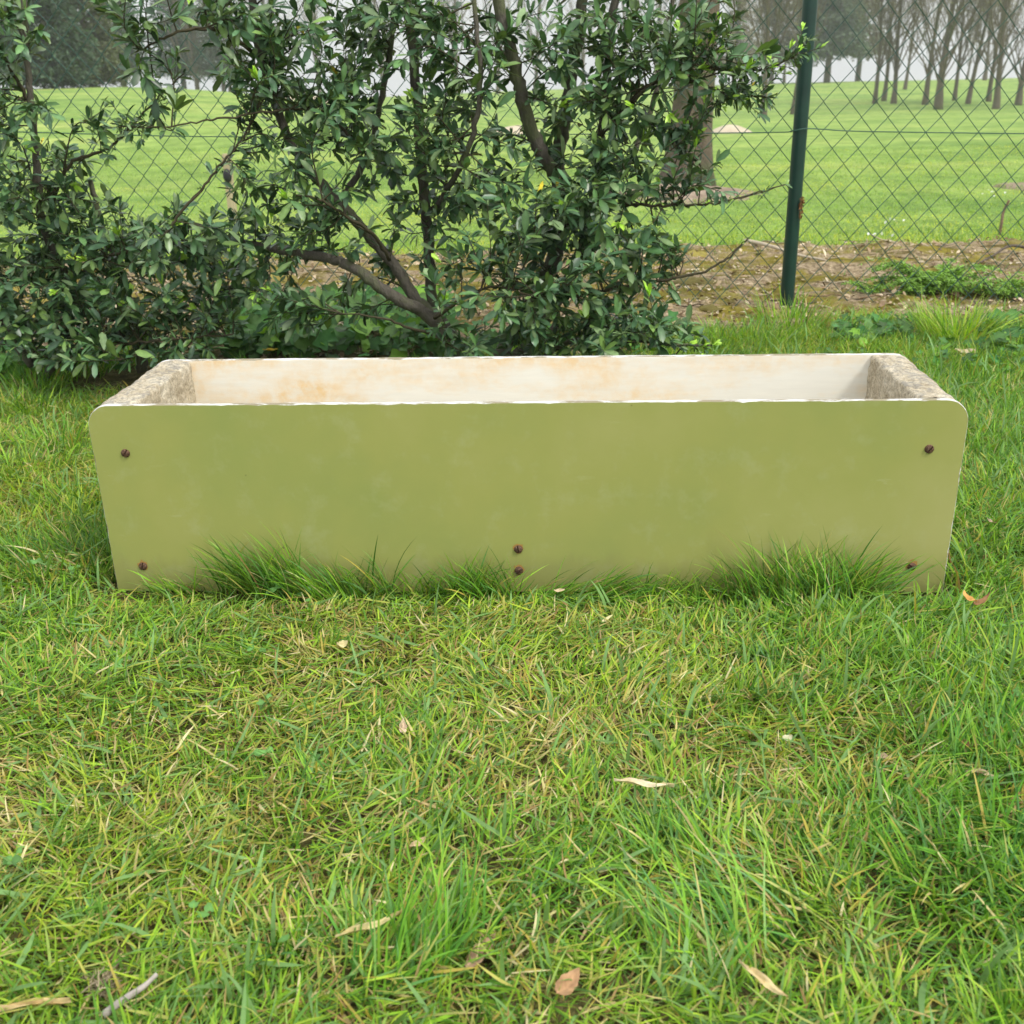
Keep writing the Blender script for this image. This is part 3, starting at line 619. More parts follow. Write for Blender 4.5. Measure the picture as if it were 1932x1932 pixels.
# ------------------------------------------------------------------ litter on the strip
def make_litter():
    n = 17000; x = rng.uniform(-3, 3, n); y = rng.uniform(2.28, 3.72, n); near = rng.random(n) < 1.15 - .55 * (y - 2.28)
    k = near & (np.abs(x) < .56 * y + .5); x, y = x[k], y[k]; n = len(x)
    z = np.maximum(zs(x, y), zl(x, y)) + rng.uniform(.001, .010, n)
    A = norm(np.stack([rng.normal(size=n), rng.normal(size=n), rng.normal(0, .25, n)], 1)); N = norm(np.stack([rng.normal(0, .35, n), rng.normal(0, .35, n), np.ones(n)], 1))
    L = rng.uniform(.007, .020, n); big = rng.random(n) < .05; L[big] *= 1.8
    tab = np.array([[.46, .36, .23], [.58, .48, .33], [.37, .27, .16], [.25, .17, .10], [.42, .33, .20], [.60, .51, .36], [.15, .105, .06]])
    C = tab[rng.integers(0, 7, n)] * rng.uniform(.75, 1.15, (n, 1))
    V, Fc, Cc = leaves(np.stack([x, y, z], 1), A, N, L, L * rng.uniform(.35, .7, n), C, rng.uniform(-.3, .3, n), rng.uniform(-.4, .5, n), 1.0)
    mb = MB(); mb.add(V, Fc, Cc)
    for i in range(240):
        a = rng.uniform(0, np.pi); l = rng.uniform(.03, .16); c0 = np.array([rng.uniform(-2, 2.2), rng.uniform(2.4, 3.7), 0]); c0[2] = zs(c0[0], c0[1]) + .008
        d = np.array([math.cos(a), math.sin(a) * .7, rng.normal(0, .08)]); P = c0 + d * np.linspace(-l / 2, l / 2, 5)[:, None] + rng.normal(0, .003, (5, 3))
        V, fs = tube(P, rng.uniform(.0008, .0022), 4); mb.add(V, fs, tab[rng.integers(0, 7)] * rng.uniform(.4, 1.0))
    o = mb.build('leaf_litter', M_LITTER); props(o, 'brown and tan leaf litter and woodchips on the strip under the fence', 'leaf litter', kind='stuff')
    # moss cushions
    mb = MB(); u, v = np.meshgrid(np.linspace(0, 2 * np.pi, 13)[:-1], np.linspace(0.05, np.pi / 2, 5))
    for i in range(130):
        x = rng.uniform(-1.8, 2.4); y = rng.uniform(2.62, 3.62); r = rng.uniform(.015, .05)
        X = x + r * np.sin(v) * np.cos(u) * rng.uniform(.9, 1.5); Y = y + r * np.sin(v) * np.sin(u) * .8; Z = zs(np.array(x), np.array(y)) - .006 + r * .42 * np.cos(v)
        V = np.stack([X, Y, Z], -1).reshape(-1, 3); V += (fbm(V[:, 0] * 90, V[:, 1] * 90, 3, 2)[:, None] - .5) * .016
        a, b_ = np.meshgrid(np.arange(4), np.arange(12), indexing='ij'); q = (a * 12 + b_).ravel(); q2 = (a * 12 + (b_ + 1) % 12).ravel()
        mb.add(V, np.stack([q, q2, q2 + 12, q + 12], 1), np.array([.24, .20, .035]) * rng.uniform(.5, 1.25))
    nb = 9000; x = rng.uniform(-2.2, 2.6, nb); y = rng.uniform(2.55, 3.7, nb); kk = fbm(x * 5, y * 7, 61) > .55; x, y = x[kk], y[kk]; nb = len(x)
    V, Fs, Cv = blades(np.stack([x, y, zs(x, y)], 1), rng.uniform(0, 6.28, nb), rng.uniform(.3, 1.2, nb), rng.uniform(0, .6, nb), rng.uniform(.012, .03, nb), rng.uniform(.0015, .003, nb), pick(np.array([[.3, .26, .05], [.22, .24, .05], [.12, .2, .05], [.4, .34, .14]]), nb), 4)
    mb.add(V, Fs, Cv)
    o = mb.build('moss', M_WEED); props(o, 'olive yellow moss cushions on the bare soil strip', 'moss', kind='stuff')
make_litter()

# ------------------------------------------------------------------ low broadleaf weeds behind the trough
def lobed(mb, c, r, nrm, az, col, lobes=5):
    nrm = norm(nrm); a = norm(np.cross(nrm, [math.cos(az), math.sin(az), .01])); b_ = np.cross(nrm, a); n = 20
    th = np.linspace(0, 2 * np.pi, n, endpoint=False); rr = r * (1 + .16 * np.cos(lobes * th)) * (1 + .05 * rng.normal(size=n)) * np.where(np.cos(th) < -.93, .45, 1)
    V = c + (rr * np.cos(th))[:, None] * a + (rr * np.sin(th))[:, None] * b_ + nrm * (.22 * r * rng.uniform(.3, 1.2) * (np.cos(th * 2) * .3 + 1) + r * .06 * np.cos(lobes * th + 1))[:, None]
    V = np.vstack([V, c]); C = np.vstack([np.tile(col, (n, 1)), [col * 1.3]]); mb.add(V, np.array([[n, i, (i + 1) % n] for i in range(n)]), C)
def make_weeds():
    mb = MB()
    zones = [(440, 860, 590, 690, 620, .022), (380, 520, 640, 690, 110, .018), (1570, 1720, 625, 665, 170, .013), (1850, 1932, 630, 690, 60, .016), (0, 330, 670, 720, 90, .017), (1560, 1932, 660, 720, 100, .012), (880, 1300, 640, 680, 150, .016)]
    for x0, x1, y0, y1, n, r in zones:
        for i in range(n):
            p = gnd(rng.uniform(x0, x1), rng.uniform(y0, y1)); h = rng.uniform(.01, .075) * r / .018 * .8
            col = np.array([.060, .165, .035]) * rng.uniform(.6, 1.5) * np.array([rng.uniform(.8, 1.4), 1, rng.uniform(.8, 1.3)])
            if rng.random() < .07: col = np.array([.19, .38, .04])
            nr = np.array([rng.normal(0, .5), rng.normal(-.35, .5), 1.0])
            lobed(mb, p + [0, 0, h], r * rng.uniform(.5, 1.2), nr, rng.uniform(0, 6.28), col)
            if i % 2 == 0:
                V, fs = tube(np.array([p, p + [rng.normal(0, .006), rng.normal(0, .006), h * .6], p + [0, 0, h]]), .0008, 3, cap=False); mb.add(V, fs, np.array([.12, .17, .05]))
    o = mb.build('ground_ivy', M_WEED); props(o, 'low green lobed weeds carpeting the ground behind the trough', 'weeds', kind='stuff')
make_weeds()
def rosette(px, py, label, n=26, r=.02, hh=.05, col=(.13, .33, .05)):
    p = gnd(px, py); e = empty('lobed_weed', p, label, 'weed'); mb = MB(); ms = MB()
    for i in range(n):
        a = rng.uniform(0, 6.28); d = hh * 1.1 * math.sqrt(rng.random()); h = hh * rng.uniform(.5, 1) * (1.15 - d / hh * .6)
        c = np.array([d * math.cos(a), d * math.sin(a), h]); lobed(mb, c, r * rng.uniform(.6, 1.1), np.array([math.cos(a) * .6, math.sin(a) * .6 - .2, 1]), a, np.array(col) * rng.uniform(.7, 1.3))
        V, fs = tube(np.array([[0, 0, 0], c * [.5, .5, .6], c]), .001, 4, cap=False); ms.add(V, fs, np.array([.15, .25, .06]))
    mb.build('leaves', M_WEED, e); ms.build('stems', M_WEED, e)
mb = MB()
for i in range(150):
    y_ = rng.uniform(.5, 2.2); x_ = rng.uniform(-.55, .55) * y_ * 1.1
    if fbm(x_ * 4, y_ * 4, 88) < .52 or in_trough(x_, y_, .02): continue
    for q in range(3):
        a = q * 2.09 + rng.uniform(0, 1); lobed(mb, np.array([x_ + .006 * math.cos(a), y_ + .006 * math.sin(a), rng.uniform(.014, .028)]), rng.uniform(.003, .005), np.array([rng.normal(0, .3), rng.normal(-.2, .3), 1]), a, np.array([.11, .25, .06]) * rng.uniform(.7, 1.4), 2)
o = mb.build('clover', M_WEED); props(o, 'small round clover leaves scattered low in the lawn', 'clover', kind='stuff')
rosette(30, 715, 'bright green lobed weed at the left edge in front of the shrub')
rosette(700, 655, 'pale green lobed weed rising above the others under the shrub', 14, .022, .07, (.19, .36, .06))
# feathery weed by the fence
def feathery(px, py, Y, n, size, label):
    p = at(px, py, Y); p[2] = max(zs(np.array(p[0]), np.array(p[1])), 0); e = empty('feathery_weed', p, label, 'weed'); mb = MB(); ms = MB()
    for i in range(n):
        a = rng.uniform(0, 6.28); l = size * rng.uniform(.5, 1.0); el = rng.uniform(.15, .9); d0 = np.array([math.cos(a), math.sin(a) * .6, 0])
        t = np.linspace(0, 1, 9)[:, None]; P = d0 * l * t + np.array([0, 0, 1]) * (l * el * (1.6 * t - 1.15 * t * t)) + [rng.normal(0, .02), rng.normal(0, .02), 0]
        V, fs = tube(P, np.linspace(.0014, .0005, 9), 4, cap=False); ms.add(V, fs, np.array([.12, .2, .06]))
        k = 44; tt = rng.uniform(.2, 1, k); ii = np.clip((tt * 8).astype(int), 0, 7); fr = (tt * 8 - ii)[:, None]; Q = P[ii] * (1 - fr) + P[ii + 1] * fr
        sd_ = rng.choice([-1, 1], k)[:, None]; Tn = norm(P[ii + 1] - P[ii]); S = np.cross(Tn, [0, 0, 1.]) * sd_
        ax = norm(Tn * .6 + S * 1.0 + rng.normal(0, .35, (k, 3)))
        V, Fc, Cc = leaves(Q, ax, rng.normal(0, .4, (k, 3)) + [0, 0, 1], size * .16 * (1.25 - tt) * rng.uniform(.6, 1.2, k), .0042, np.array([.22, .40, .06]) * rng.uniform(.6, 1.3, (k, 1)), .2, .1, 1.0)
        mb.add(V, Fc, Cc)
    mb.build('fronds', M_WEED, e); ms.build('stems', M_WEED, e)
feathery(1755, 575, 2.80, 75, .20, 'feathery bright green weed growing at the foot of the fence, its largest clump')
feathery(1895, 580, 2.72, 30, .15, 'small feathery weed at the foot of the fence by the right edge')
feathery(1640, 585, 2.78, 16, .10, 'small pale feathery weed left of the largest feathery clump')

# ------------------------------------------------------------------ shrubs
LG = np.array([[.038, .084, .029], [.052, .106, .034], [.025, .058, .024], [.078, .130, .033], [.046, .093, .043], [.092, .138, .060]])
def stem_pts(pp, n=7):
    P = np.array([at(a, b_, Y) for a, b_, Y in pp]); P = catmull(P, n)
    P[1:-1] += rng.normal(0, .0013, (len(P) - 2, 3)); return P
def grow(name, root_px, label, stems, blobs, cat='shrub', sprays=(), seed=1, newg=.05, fill=.51):
    g0 = gnd(*root_px); e = empty(name, g0, label, cat)
    Lv, La, Ln, LL, LW, LC = [], [], [], [], [], []
    tw = MB(); samples = []; srad = []
    for pp, ra, rb in stems:
        P = stem_pts(pp); r = np.linspace(ra, rb, len(P)); V, fs = tube(P, r, 9 if ra > .005 else 6, rough=.09)
        if ra > .0045:
            mb = MB(); mb.add(V - g0, fs); mb.build('stem', M_BARK, e)
        else: tw.add(V - g0, fs)
        samples.append(P); srad.append(r)
    S = np.vstack(samples); SR = np.concatenate(srad)
    def leaf_on(p, axis, nrm, l, w_, c): Lv.append(p); La.append(axis); Ln.append(nrm); LL.append(l); LW.append(w_); LC.append(c)
    def dress(P, dens_, lsz, ng, tipn=6):
        seg = np.linalg.norm(np.diff(P, axis=0), axis=1).sum(); k = max(3, int(seg * dens_)); phi = rng.uniform(0, 6.28)
        n = len(P) - 1; new_tip = rng.random() < ng
        for q in range(k + tipn):
            t = (.18 + .82 * (q + .5) / k) if q < k else 1.0
            i = min(int(t * n), n - 1); f = t * n - i; p = P[i] * (1 - f) + P[i + 1] * f; T = norm(P[i + 1] - P[i]); phi += 2.4 + rng.normal(0, .3)
            a = norm(np.cross(T, [.3, .2, 1.])); b_ = np.cross(T, a); rad = a * math.cos(phi) + b_ * math.sin(phi)
            op = rng.uniform(.5, 1.3) if q < k else rng.uniform(.25, 1.1)
            ax = norm(T * math.cos(op) + rad * math.sin(op) + np.array([0, 0, -.18])); nr = norm(np.array([rng.normal(0, .45), rng.normal(-.25, .45), 1]) + T * .3)
            l = lsz * rng.uniform(.42, 1.18); w_ = l * rng.uniform(.27, .40)
            c = LG[rng.integers(0, 6)] * rng.uniform(.6, 1.6)
            if new_tip and (q >= k - 1):
                c = np.array([.27, .44, .05]) * rng.uniform(.7, 1.1); l *= .75; w_ *= .7; ax = norm(T * 1.2 + rad * .45 + [0, 0, .7])
            elif rng.random() < .0013: c = np.array([.55, .45, .05])
            leaf_on(p, ax, nr, l, w_, c)
            if q < k and rng.random() < .30:      # a spur with a little whorl
                for _ in range(3):
                    r2 = norm(rad + rng.normal(0, .7, 3)); leaf_on(p + rad * .004, norm(r2 + T * .3), norm(rng.normal(0, .4, 3) + [0, -.2, 1]), l * rng.uniform(.45, .85), w_ * rng.uniform(.5, .85), LG[rng.integers(0, 6)] * rng.uniform(.8, 1.4))
    for cx, cyy, rx, ry, Y, dY, n in blobs:
        for _ in range(max(1, int(round(n * fill)))):
            a = rng.uniform(0, 6.28); rr = math.sqrt(rng.random()); T = at(cx + rx * rr * math.cos(a), cyy + ry * rr * math.sin(a), Y + rng.uniform(-1, 1) * dY)
            if T[2] < .02: T[2] = .02 + .03 * rng.random()
            d = np.linalg.norm(S - T, axis=1) + .6 * np.maximum(S[:, 2] - T[2], 0) + SR * 2 + rng.uniform(0, .05, len(S)); i = int(np.argmin(d)); s0 = S[i]
            D = T - s0; dl = np.linalg.norm(D)
            if dl < .05: D = D + rng.normal(0, .05, 3) + [0, 0, .04]; T = s0 + D; dl = np.linalg.norm(D)
            mid = s0 + D * .5 + rng.normal(0, .10, 3) * dl + np.array([0, 0, rng.normal(.0, .10) * dl])
            P = catmull(np.array([s0, mid, T]), 4)
            r = min(.0022, .0008 + .006 * dl); V, fs = tube(P, np.linspace(r, .0006, len(P)), 4, cap=False); tw.add(V - g0, fs)
            tail = P if dl < .16 else P[int(len(P) * max(0, 1 - .17 / dl)):]
            if len(tail) < 3: tail = P[-3:]
            dress(tail, 104, .037, newg, 5)
            if rng.random() < .35:       # side shoot
                j = rng.integers(2, len(P) - 1); d2 = norm(norm(D) + rng.normal(0, .6, 3)); P2 = P[j] + d2 * np.linspace(0, rng.uniform(.04, .09), 4)[:, None] + rng.normal(0, .003, (4, 3))
                V, fs = tube(P2, np.linspace(.001, .0005, 4), 4, cap=False); tw.add(V - g0, fs); dress(P2, 100, .033, newg, 4)
    for pp, ra, dens_, lsz, ng in sprays:
        P = stem_pts(pp, 5); V, fs = tube(P, np.linspace(ra, .0006, len(P)), 5); tw.add(V - g0, fs); dress(P, dens_, lsz, ng, 5)
        for q in range(2, len(P) - 1):
            if rng.random() < dens_ / 110.:
                d2 = norm(norm(P[q + 1] - P[q - 1]) + rng.normal(0, .55, 3) + [0, 0, .2]); P2 = P[q] + d2 * np.linspace(0, rng.uniform(.02, .05), 3)[:, None]
                V, fs = tube(P2, .0007, 3, cap=False); tw.add(V - g0, fs); dress(P2, dens_, lsz, ng, 4)
    tw.build('twigs', M_TWIG, e)
    V, Fc, Cc = leaves(np.array(Lv) - g0, np.array(La), np.array(Ln), np.array(LL), np.array(LW), np.array(LC), rng.uniform(-.02, .28, len(Lv)), rng.uniform(.05, .3, len(Lv)), 1.3)
    mesh_obj('foliage', V, [Fc], M_LEAF, e, True, Cc)
    print(name, 'leaves', len(Lv))
Y = 2.05
big_stems = [
    ([(905, 700, 2.05), (820, 607, 2.02), (745, 560, 2.0), (690, 520, 2.0), (630, 490, 2.02), (560, 478, 2.04), (500, 467, 2.06), (430, 450, 2.08), (360, 420, 2.1)], .0135, .005),
    ([(900, 705, 2.08), (835, 610, 2.07), (785, 565, 2.06), (735, 490, 2.06), (685, 435, 2.06), (640, 380, 2.07), (590, 330, 2.08), (555, 285, 2.09), (520, 200, 2.1), (490, 100, 2.1), (470, -60, 2.1)], .0125, .007),
    ([(880, 700, 2.12), (820, 590, 2.12), (808, 440, 2.13), (796, 330, 2.13), (790, 220, 2.14), (776, 73, 2.14), (765, 0, 2.14), (750, -150, 2.14)], .012, .008),
    ([(930, 700, 2.1), (985, 600, 2.12), (1040, 500, 2.12), (1062, 400, 2.12), (1050, 335, 2.1), (1013, 274, 2.08), (987, 190, 2.06), (969, 110, 2.05), (948, 40, 2.04), (925, -80, 2.04)], .017, .010),
    ([(935, 700, 2.16), (1010, 580, 2.2), (1060, 420, 2.2), (1052, 310, 2.2), (1060, 256, 2.2), (1072, 183, 2.2), (1084, 110, 2.2), (1096, 30, 2.2), (1110, -120, 2.2)], .016, .010),
    ([(950, 700, 2.08), (1050, 570, 2.1), (1105, 450, 2.12), (1125, 340, 2.14), (1134, 256, 2.15), (1142, 165, 2.16), (1155, 40, 2.16), (1165, -100, 2.16)], .014, .007),
    ([(925, 470, 2.2), (960, 520, 2.2), (1000, 560, 2.2), (1050, 610, 2.16), (960, 700, 2.1)][::-1], .010, .005),
    ([(980, 700, 2.0), (1090, 640, 1.97), (1180, 640, 1.95), (1270, 650, 1.94), (1340, 652, 1.94)], .006, .0015),
    ([(1080, 560, 2.02), (1180, 540, 2.0), (1260, 528, 1.98), (1330, 512, 1.98), (1375, 485, 1.98), (1412, 448, 1.98)], .0042, .0012),
    ([(1060, 430, 2.06), (1130, 400, 2.04), (1200, 387, 2.02), (1260, 388, 2.0), (1330, 385, 2.0), (1400, 372, 2.0), (1482, 348, 2.0)], .0042, .001),
    ([(1130, 300, 2.1), (1180, 210, 2.05), (1240, 150, 2.0), (1310, 124, 1.98), (1372, 132, 1.98), (1427, 132, 1.98), (1482, 115, 1.98), (1506, 100, 1.98)], .0044, .0012),
    ([(1130, 260, 2.1), (1200, 180, 2.04), (1262, 145, 2.0), (1317, 157, 2.0), (1365, 174, 2.0), (1401, 181, 2.0), (1446, 183, 2.0)], .004, .0012),
    ([(490, 110, 2.1), (420, 60, 2.05), (360, 55, 2.0), (300, 75, 1.97), (255, 100, 1.96)], .0044, .0014),
    ([(735, 490, 2.04), (700, 440, 1.98), (640, 400, 1.94), (600, 375, 1.92), (560, 368, 1.92)], .004, .0012),
    ([(500, 100, 2.08), (498, 180, 2.03), (462, 257, 2.0), (427, 297, 1.98), (392, 342, 1.97), (345, 397, 1.96), (312, 440, 1.96)], .0014, .0030),
    ([(820, 600, 1.98), (880, 560, 1.92), (940, 540, 1.9), (1000, 560, 1.88)], .004, .0015),
    ([(860, 640, 1.98), (780, 620, 1.92), (720, 600, 1.9), (640, 590, 1.9)], .004, .0012),
    ([(700, 300, 2.12), (610, 215, 2.05), (520, 210, 2.0), (434, 222, 1.97), (382, 229, 1.96), (312, 240, 1.95), (226, 240, 1.95)], .003, .001),
    ([(640, 385, 2.1), (690, 300, 2.16), (720, 180, 2.2), (740, 60, 2.2), (745, -60, 2.2)], .007, .005),
    ([(1110, 420, 2.2), (1190, 300, 2.26), (1230, 200, 2.28), (1260, 80, 2.28), (1270, -60, 2.28)], .007, .004),
    ([(800, 420, 2.15), (860, 330, 2.05), (900, 220, 2.0), (905, 110, 2.0), (890, -40, 2.0)], .006, .004),
]
big_blobs = [
    (470, 40, 90, 50, 2.08, .10, 24), (560, 120, 90, 80, 2.08, .12, 34), (640, 50, 100, 60, 2.1, .12, 28), (440, 140, 55, 45, 2.02, .06, 8),
    (610, 215, 95, 55, 2.06, .10, 26), (710, 150, 90, 80, 2.08, .12, 30), (500, 250, 60, 40, 2.04, .08, 9), (690, 290, 85, 45, 2.06, .1, 17), (540, 320, 60, 30, 2.04, .05, 6),
    (285, 70, 55, 45, 1.97, .05, 9), (300, 130, 50, 30, 1.97, .05, 3), (360, 20, 60, 40, 2.02, .05, 7),
    (740, 40, 60, 50, 2.12, .1, 11), (840, 50, 70, 60, 2.08, .12, 15), (850, 150, 70, 70, 2.08, .12, 17), (810, 250, 70, 60, 2.06, .12, 16), (840, 330, 70, 50, 2.04, .1, 13),
    (920, 190, 40, 90, 2.06, .1, 10), (930, 60, 50, 60, 2.06, .1, 7), (1030, 60, 70, 70, 2.1, .12, 14), (1120, 60, 70, 60, 2.1, .12, 18), (1210, 70, 70, 60, 2.1, .12, 18),
    (1010, 180, 50, 60, 2.1, .1, 9), (1120, 170, 80, 70, 2.08, .12, 22), (1210, 180, 60, 60, 2.04, .1, 17), (1280, 110, 50, 50, 2.0, .08, 12), (1300, 50, 35, 55, 2.04, .08, 9), (1310, 170, 30, 50, 2.0, .06, 7), (1310, 300, 30, 40, 2.0, .06, 5),
    (960, 290, 55, 55, 2.06, .08, 9), (1090, 280, 70, 60, 2.06, .12, 18), (1180, 290, 80, 60, 2.06, .12, 22), (1250, 260, 50, 60, 2.02, .08, 11), (1300, 220, 40, 40, 2.0, .06, 5),
    (890, 390, 70, 50, 2.02, .12, 15), (980, 390, 70, 60, 2.02, .12, 17), (1080, 390, 80, 60, 2.02, .14, 22), (1180, 390, 70, 60, 2.02, .12, 19), (1250, 360, 50, 40, 2.0, .08, 8),
    (900, 480, 60, 45, 1.98, .12, 12), (990, 480, 80, 50, 1.98, .14, 20), (1090, 480, 90, 50, 1.98, .14, 25), (1190, 480, 80, 50, 1.98, .12, 21), (1280, 450, 55, 35, 1.98, .08, 10),
    (940, 570, 80, 45, 1.94, .12, 19), (1040, 570, 90, 50, 1.94, .14, 26), (1140, 570, 90, 50, 1.94, .14, 25), (1220, 580, 60, 45, 1.95, .1, 12),
    (960, 640, 90, 35, 1.92, .12, 22), (1080, 640, 90, 35, 1.90, .12, 25), (1190, 640, 70, 30, 1.92, .1, 14), (1290, 640, 40, 20, 1.93, .05, 5),
    (780, 400, 60, 50, 2.1, .08, 8), (720, 400, 50, 30, 2.12, .05, 4), (700, 480, 60, 30, 2.08, .06, 4), (780, 490, 60, 40, 2.1, .06, 6), (730, 350, 60, 30, 2.1, .08, 7),
    (580, 380, 55, 30, 1.94, .05, 9), (640, 390, 50, 30, 1.95, .05, 7), (560, 450, 60, 30, 2.0, .06, 9), (640, 460, 60, 25, 2.0, .06, 7), (480, 440, 60, 30, 2.02, .06, 10), (400, 430, 60, 30, 2.0, .06, 11),
    (600, 550, 60, 30, 2.06, .05, 5), (550, 590, 55, 40, 1.95, .06, 11), (690, 590, 50, 20, 2.06, .05, 3), (860, 620, 40, 30, 1.92, .06, 6), (500, 530, 50, 50, 2.0, .08, 12),
    (350, 235, 60, 15, 1.96, .02, 4), (460, 230, 50, 20, 1.98, .02, 4), (420, 290, 30, 20, 1.98, .02, 3), (480, 190, 30, 40, 2.0, .03, 4),
    (470, -90, 80, 60, 2.1, .12, 16), (600, -90, 80, 60, 2.14, .12, 18), (740, -100, 80, 60, 2.16, .12, 20), (880, -100, 80, 60, 2.08, .12, 20), (1010, -110, 80, 70, 2.1, .12, 20), (1140, -110, 80, 70, 2.16, .12, 22), (1250, -80, 60, 60, 2.2, .12, 14), (760, -220, 120, 60, 2.14, .12, 14), (1000, -220, 140, 60, 2.12, .12, 16),
]
big_sprays = [
    ([(1330, 385, 2.0), (1400, 372, 2.0), (1482, 348, 2.0)], .0012, 70, .014, .5),
    ([(1200, 387, 2.02), (1260, 388, 2.0), (1330, 385, 2.0)], .001, 60, .022, .2),
    ([(1310, 124, 1.98), (1372, 132, 1.98), (1427, 132, 1.98), (1482, 115, 1.98), (1506, 98, 1.98)], .001, 130, .022, .6),
    ([(1317, 157, 2.0), (1365, 174, 2.0), (1401, 181, 2.0), (1446, 183, 2.0)], .001, 130, .024, .5),
    ([(1240, 150, 2.0), (1300, 120, 1.98), (1340, 90, 1.97), (1350, 60, 1.97)], .001, 100, .024, .7),
    ([(1250, 300, 2.0), (1310, 240, 1.98), (1350, 200, 1.98), (1400, 170, 1.98)], .001, 100, .024, .7),
    ([(1260, 528, 1.98), (1330, 512, 1.98), (1400, 460, 1.98)], .001, 26, .012, .8),
    ([(1180, 640, 1.95), (1270, 652, 1.94), (1345, 652, 1.94)], .001, 90, .026, .9),
    ([(312, 240, 1.95), (270, 240, 1.95), (226, 238, 1.95)], .001, 90, .022, .2),
    ([(345, 397, 1.96), (392, 342, 1.97), (427, 297, 1.98), (462, 257, 2.0)], .001, 55, .024, .1),
]
grow('large_shrub', (920, 690), 'tall dark evergreen shrub with grey stems growing behind the middle of the trough', big_stems, big_blobs, sprays=big_sprays, newg=.08)
left_stems = [
    ([(270, 700, 2.05), (262, 640, 2.05), (240, 560, 2.06), (215, 480, 2.07), (190, 420, 2.08), (170, 340, 2.08)], .012, .005),
    ([(90, 710, 2.0), (130, 620, 2.0), (120, 520, 2.0), (85, 430, 2.0), (70, 330, 2.0), (62, 220, 2.0), (50, 110, 2.0), (45, -40, 2.0)], .010, .005),
    ([(300, 700, 2.1), (380, 620, 2.1), (440, 540, 2.1), (470, 500, 2.1)], .008, .004),
    ([(85, 430, 1.98), (110, 350, 1.97), (139, 305, 1.96), (208, 278, 1.95), (243, 243, 1.95), (312, 173, 1.95), (347, 139, 1.95)], .0042, .0012),
    ([(60, 690, 1.95), (0, 600, 1.93), (-60, 500, 1.93), (-90, 380, 1.93)], .008, .004),
    ([(180, 680, 1.95), (240, 650, 1.9), (330, 640, 1.88), (440, 630, 1.87)], .004, .0015),
    ([(120, 520, 1.98), (180, 490, 1.94), (260, 470, 1.92), (330, 455, 1.92)], .0044, .0015),
    ([(60, 200, 2.0), (20, 130, 1.98), (-20, 60, 1.97)], .004, .002),
]
shift = .14
left_stems = [([(a, b_, c_ + shift) for a, b_, c_ in pp], ra, rb) for pp, ra, rb in left_stems]
left_blobs = [
    (50, 560, 90, 70, 1.98, .14, 34), (60, 640, 90, 35, 1.95, .12, 22), (160, 560, 90, 70, 1.98, .14, 36), (180, 640, 90, 35, 1.93, .12, 22), (270, 560, 90, 70, 1.98, .14, 34), (370, 540, 80, 70, 2.0, .12, 28),
    (300, 640, 90, 30, 1.93, .1, 15), (410, 610, 60, 35, 1.95, .1, 11), (450, 520, 50, 50, 2.04, .1, 12),
    (50, 470, 80, 50, 1.98, .12, 24), (150, 470, 90, 45, 1.98, .12, 26), (250, 470, 90, 40, 1.98, .12, 24), (350, 465, 80, 35, 1.98, .1, 18),
    (50, 390, 75, 45, 1.97, .1, 17), (150, 390, 60, 35, 1.97, .1, 8), (70, 320, 55, 40, 1.96, .08, 5), (150, 320, 45, 25, 1.96, .05, 3), (210, 280, 45, 20, 1.95, .03, 4),
    (55, 240, 40, 40, 1.98, .06, 3), (50, 170, 45, 40, 1.98, .06, 6), (40, 100, 45, 45, 1.98, .06, 6), (35, 30, 45, 40, 1.98, .06, 5), (10, 350, 30, 60, 1.95, .06, 6),
    (240, 400, 45, 25, 1.96, .05, 5), (300, 175, 30, 20, 1.95, .02, 2), (-60, 450, 60, 140, 1.95, .1, 26), (-60, 150, 50, 120, 1.97, .1, 14),
]
left_blobs = [(a, b_, c_, d_, e_ + shift, f_, g_) for a, b_, c_, d_, e_, f_, g_ in left_blobs]
grow('low_shrub', (180, 680), 'wide low evergreen shrub at the left edge behind the trough', left_stems, left_blobs, newg=.13, fill=.68,
     sprays=[([(139, 305, 2.1), (208, 278, 2.09), (243, 243, 2.09), (312, 173, 2.09), (347, 139, 2.09)], .001, 60, .024, .1)])

# ------------------------------------------------------------------ background trees
def rbranch(mb, p, d, l, r, depth, tips, updir, ns=5, spread=.5, minr=.006, kids=(1, 3)):
    n = 5; P = [p]; dd = d.copy()
    for i in range(n):
        dd = norm(dd + rng.normal(0, .10, 3) + updir * .10); P.append(P[-1] + dd * l / n)
    P = np.array(P); V, fs = tube(P, np.linspace(r, r * .55, n + 1), max(3, ns), cap=False); mb.add(V, fs)
    if depth == 0:
        tips.append((P, dd)); return
    for q in range(rng.integers(kids[0], kids[1] + 1)):
        t = rng.uniform(.3, 1); i = min(int(t * n), n - 1); p2 = P[i] + (P[i + 1] - P[i]) * (t * n - i)
        rbranch(mb, p2, norm(dd + rng.normal(0, spread, 3)), l * rng.uniform(.5, .75), max(r * .45, minr), depth - 1, tips, updir, ns - 1, spread, minr, kids)
    rbranch(mb, P[-1], norm(dd + rng.normal(0, .15, 3)), l * .75, max(r * .5, minr), depth - 1, tips, updir, ns - 1, spread, minr, kids)
